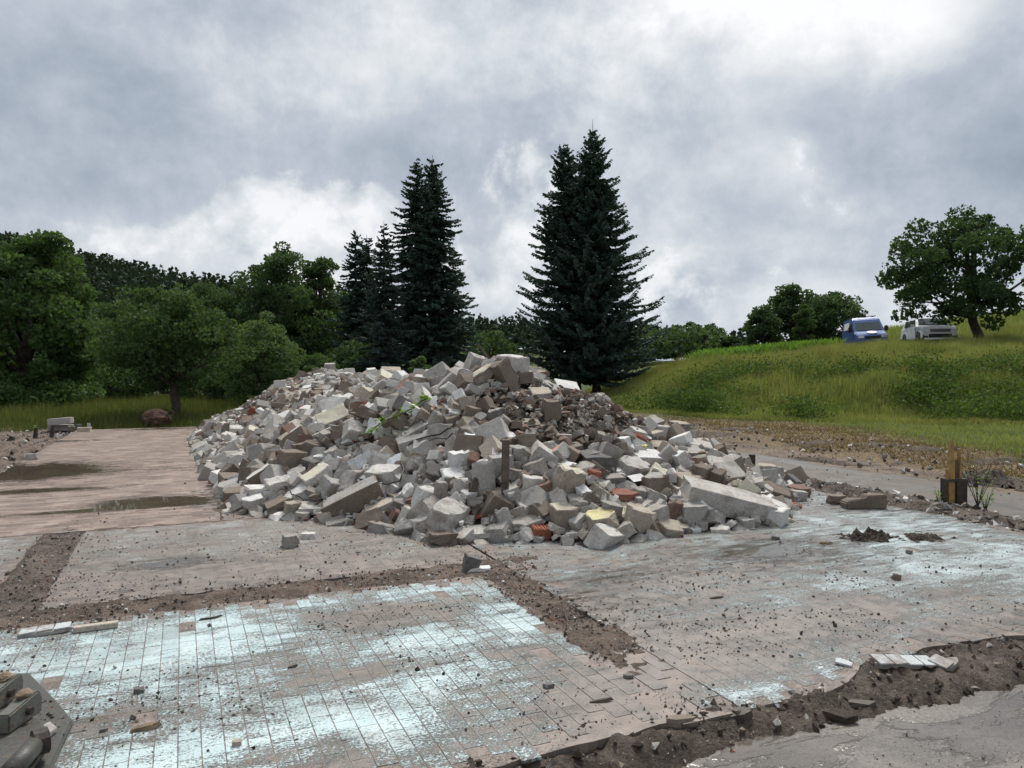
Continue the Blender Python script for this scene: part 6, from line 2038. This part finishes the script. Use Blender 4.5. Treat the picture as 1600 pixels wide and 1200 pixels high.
def build_van():
    Y = 50.0
    x = (1351 - 800) / FPX * Y
    z = terr1(x, Y)
    t = empty('van', (x, Y, z - .05), 0)
    t.rotation_euler = (R(3), R(-1), R(-103))
    tag(t, 'blue panel van with a round white sticker on its bonnet', 'van')
    # +x is the front, z up
    prof = [(-2.3, .35, 1), (2.25, .30, 1), (2.38, .45, .97), (2.40, .80, .95), (2.25, 1.05, .94), (1.45, 1.30, .95), (.78, 2.12, .86), (.55, 2.25, .84), (-2.1, 2.27, .84), (-2.3, 2.1, .86), (-2.38, 1.2, .98)]
    obj_bm('body', side_extrude(prof, .95), M_VANBLUE, t)
    def ws(f, yy, off=.012):
        a, c = Vector((1.45, 0, 1.30)), Vector((.78, 0, 2.12))
        p = a.lerp(c, f)
        hw = .95 * (.95 + (.86 - .95) * f)
        return (p.x + off * .77, yy * hw, p.z + off * .63)
    panel([ws(.06, -.88), ws(.06, .88), ws(.72, .86), ws(.72, -.86)], .012, 'windscreen', M_GLASS, t)
    for s in (-1, 1):
        yy = .91 * s
        def sd(xx, zz):
            f = max(0, (zz - 1.2) / 1.05)
            return (xx, s * (.95 * (1 - .16 * f) + .004), zz)
        w = [sd(1.28, 1.38), sd(.92, 1.85), sd(.15, 1.85), sd(.15, 1.32)]
        panel(w if s < 0 else w[::-1], .008, 'side_window', M_GLASS, t)
        d = [sd(1.3, .5), sd(1.3, 1.36), sd(.1, 1.30), sd(.1, .5)]
        panel(d if s < 0 else d[::-1], .012, 'door', M_VANBLUE, t)
        sg = [sd(-.1, 1.55), sd(-.1, 2.02), sd(-1.7, 2.02), sd(-1.7, 1.55)]
        panel(sg if s < 0 else sg[::-1], .006, 'lettering_panel', M_DECAL, t)
        bm = bmesh.new()
        bm_box(bm, 2.32, s * .68, .90, .16, .34, .20)
        bmesh.ops.bevel(bm, geom=bm.edges[:], offset=.03, segments=2, affect='EDGES')
        obj_bm('headlight', bm, M_LAMP, t)
        bm = bmesh.new()
        bm_box(bm, 1.25, s * 1.08, 1.45, .12, .22, .34)
        bmesh.ops.bevel(bm, geom=bm.edges[:], offset=.03, segments=2, affect='EDGES')
        obj_bm('mirror', bm, M_TRIM, t)
        for xx in (1.55, -1.45):
            wheel(t, xx, s * .85, .33, .22)
    bm = bmesh.new()
    bm_box(bm, 2.36, 0, .45, .16, 1.78, .26)
    bmesh.ops.bevel(bm, geom=bm.edges[:], offset=.04, segments=2, affect='EDGES')
    obj_bm('bumper', bm, M_TRIM, t)
    bm = bmesh.new()
    bm_box(bm, 2.385, 0, .86, .06, .92, .16)
    obj_bm('grille', bm, M_TRIM, t)
    # round sticker with dark print on the sloping bonnet
    a, c = Vector((2.25, 0, 1.05)), Vector((1.45, 0, 1.30))
    mid = a.lerp(c, .38) + Vector((.02, .05, .055))
    ang = math.atan2(c.z - a.z, a.x - c.x)
    bm = bmesh.new()
    bmesh.ops.create_cone(bm, cap_ends=True, segments=28, radius1=.30, radius2=.30, depth=.012)
    st = obj_bm('sticker', bm, M_DECAL, t, mid, (0, ang, 0))
    for k in range(4):
        bm = bmesh.new()
        bm_box(bm, 0, -.15 + .10 * k, .009, .12, .07 if k != 2 else .05, .004)
        obj_bm('print', bm, M_DECALDARK, st)
    bm = bmesh.new()
    for xx in (.3, -1.6):
        bm_box(bm, xx, 0, 2.34, .05, 1.4, .04)
    for yy in (-.66, .66):
        bm_box(bm, -.65, yy, 2.34, 2.1, .04, .04)
    obj_bm('roof_rack', bm, M_TRIM, t)
build_van()

def build_pickup():
    Y = 45.0
    x = (1449 - 800) / FPX * Y
    z = terr1(x, Y)
    t = empty('pickup_truck', (x, Y, z + .02))
    t.rotation_euler = (0, 0, R(-105))
    tag(t, 'white pickup truck with a canopy half hidden under the round-crowned tree', 'pickup truck')
    prof = [(-2.6, .55, 1), (2.35, .42, 1), (2.55, .55, .93), (2.58, .95, .92), (2.42, 1.10, .94), (1.9, 1.19, .95), (1.15, 1.24, .96), (.30, 1.72, .78), (-.3, 1.80, .74), (-1.9, 1.76, .74), (-2.45, 1.40, .86), (-2.62, 1.10, .96)]
    obj_bm('body', side_extrude(prof, .93), M_CARWHITE, t)
    def ws(f, yy):
        p = Vector((1.15, 0, 1.24)).lerp(Vector((.30, 0, 1.72)), f)
        return (p.x + .008, yy * .93 * (.97 - .17 * f), p.z + .012)
    panel([ws(.1, -.86), ws(.1, .86), ws(.93, .84), ws(.93, -.84)], .01, 'windscreen', M_GLASS, t)
    for s in (-1, 1):
        def sd(xx, zz):
            f = max(0, (zz - 1.18) / .66)
            return (xx, s * (.93 * (.975 - .19 * f) + .006), zz)
        for (x0, x1, xs) in ((.85, .05, .45), (-.02, -.80, -.02), (-1.0, -1.75, -1.0)):
            w = [sd(x0, 1.25), sd(xs if xs > .2 else x0, 1.62), sd(x1, 1.64), sd(x1, 1.25)]
            panel(w if s < 0 else w[::-1], .008, 'side_window', M_GLASS, t)
        for (x0, x1) in ((1.0, .02), (-.02, -.9)):
            d = [sd(x0, .6), sd(x0, 1.17), sd(x1, 1.17), sd(x1, .6)]
            dd = panel(d if s < 0 else d[::-1], .012, 'door', M_CARWHITE, t)
            bm = bmesh.new()
            bm_box(bm, x1 + .12, s * .955, 1.05, .16, .03, .03)
            obj_bm('handle', bm, M_RIM, dd)
        bm = bmesh.new()
        bm_box(bm, 2.44, s * .70, .93, .22, .40, .15, Matrix.Rotation(R(12 * s), 3, 'Z'))
        bmesh.ops.bevel(bm, geom=bm.edges[:], offset=.03, segments=2, affect='EDGES')
        obj_bm('headlight', bm, M_LAMP, t)
        bm = bmesh.new()
        bm_box(bm, 2.50, s * .74, .56, .10, .26, .20)
        obj_bm('fog_lamp_recess', bm, M_TRIM, t)
        bm = bmesh.new()
        bm_box(bm, .80, s * 1.02, 1.26, .12, .20, .17)
        bmesh.ops.bevel(bm, geom=bm.edges[:], offset=.03, segments=2, affect='EDGES')
        obj_bm('mirror', bm, M_CARWHITE, t)
        for xx in (1.62, -1.55):
            bm = bmesh.new()
            bmesh.ops.create_cone(bm, cap_ends=True, segments=24, radius1=.46, radius2=.46, depth=.05, matrix=Matrix.Translation((xx, s * .915, .46)) @ Matrix.Rotation(R(90), 4, 'X'))
            obj_bm('wheel_arch', bm, M_TRIM, t)
            wheel(t, xx, s * .84, .38, .25)
    bm = bmesh.new()
    bm_box(bm, 2.57, 0, .90, .06, 1.02, .17)
    g = obj_bm('grille', bm, M_TRIM, t)
    for k in range(2):
        bm = bmesh.new()
        bm_box(bm, 2.60, 0, .87 + .07 * k, .02, 1.0, .018)
        obj_bm('chrome_bar', bm, M_RIM, g)
    bm = bmesh.new()
    bm_box(bm, 2.56, 0, .60, .08, 1.15, .22)
    obj_bm('lower_grille', bm, M_TRIM, t)
    bm = bmesh.new()
    bm_box(bm, 2.52, 0, .44, .14, 1.6, .10)
    obj_bm('skid_plate', bm, M_CARWHITE, t)
build_pickup()
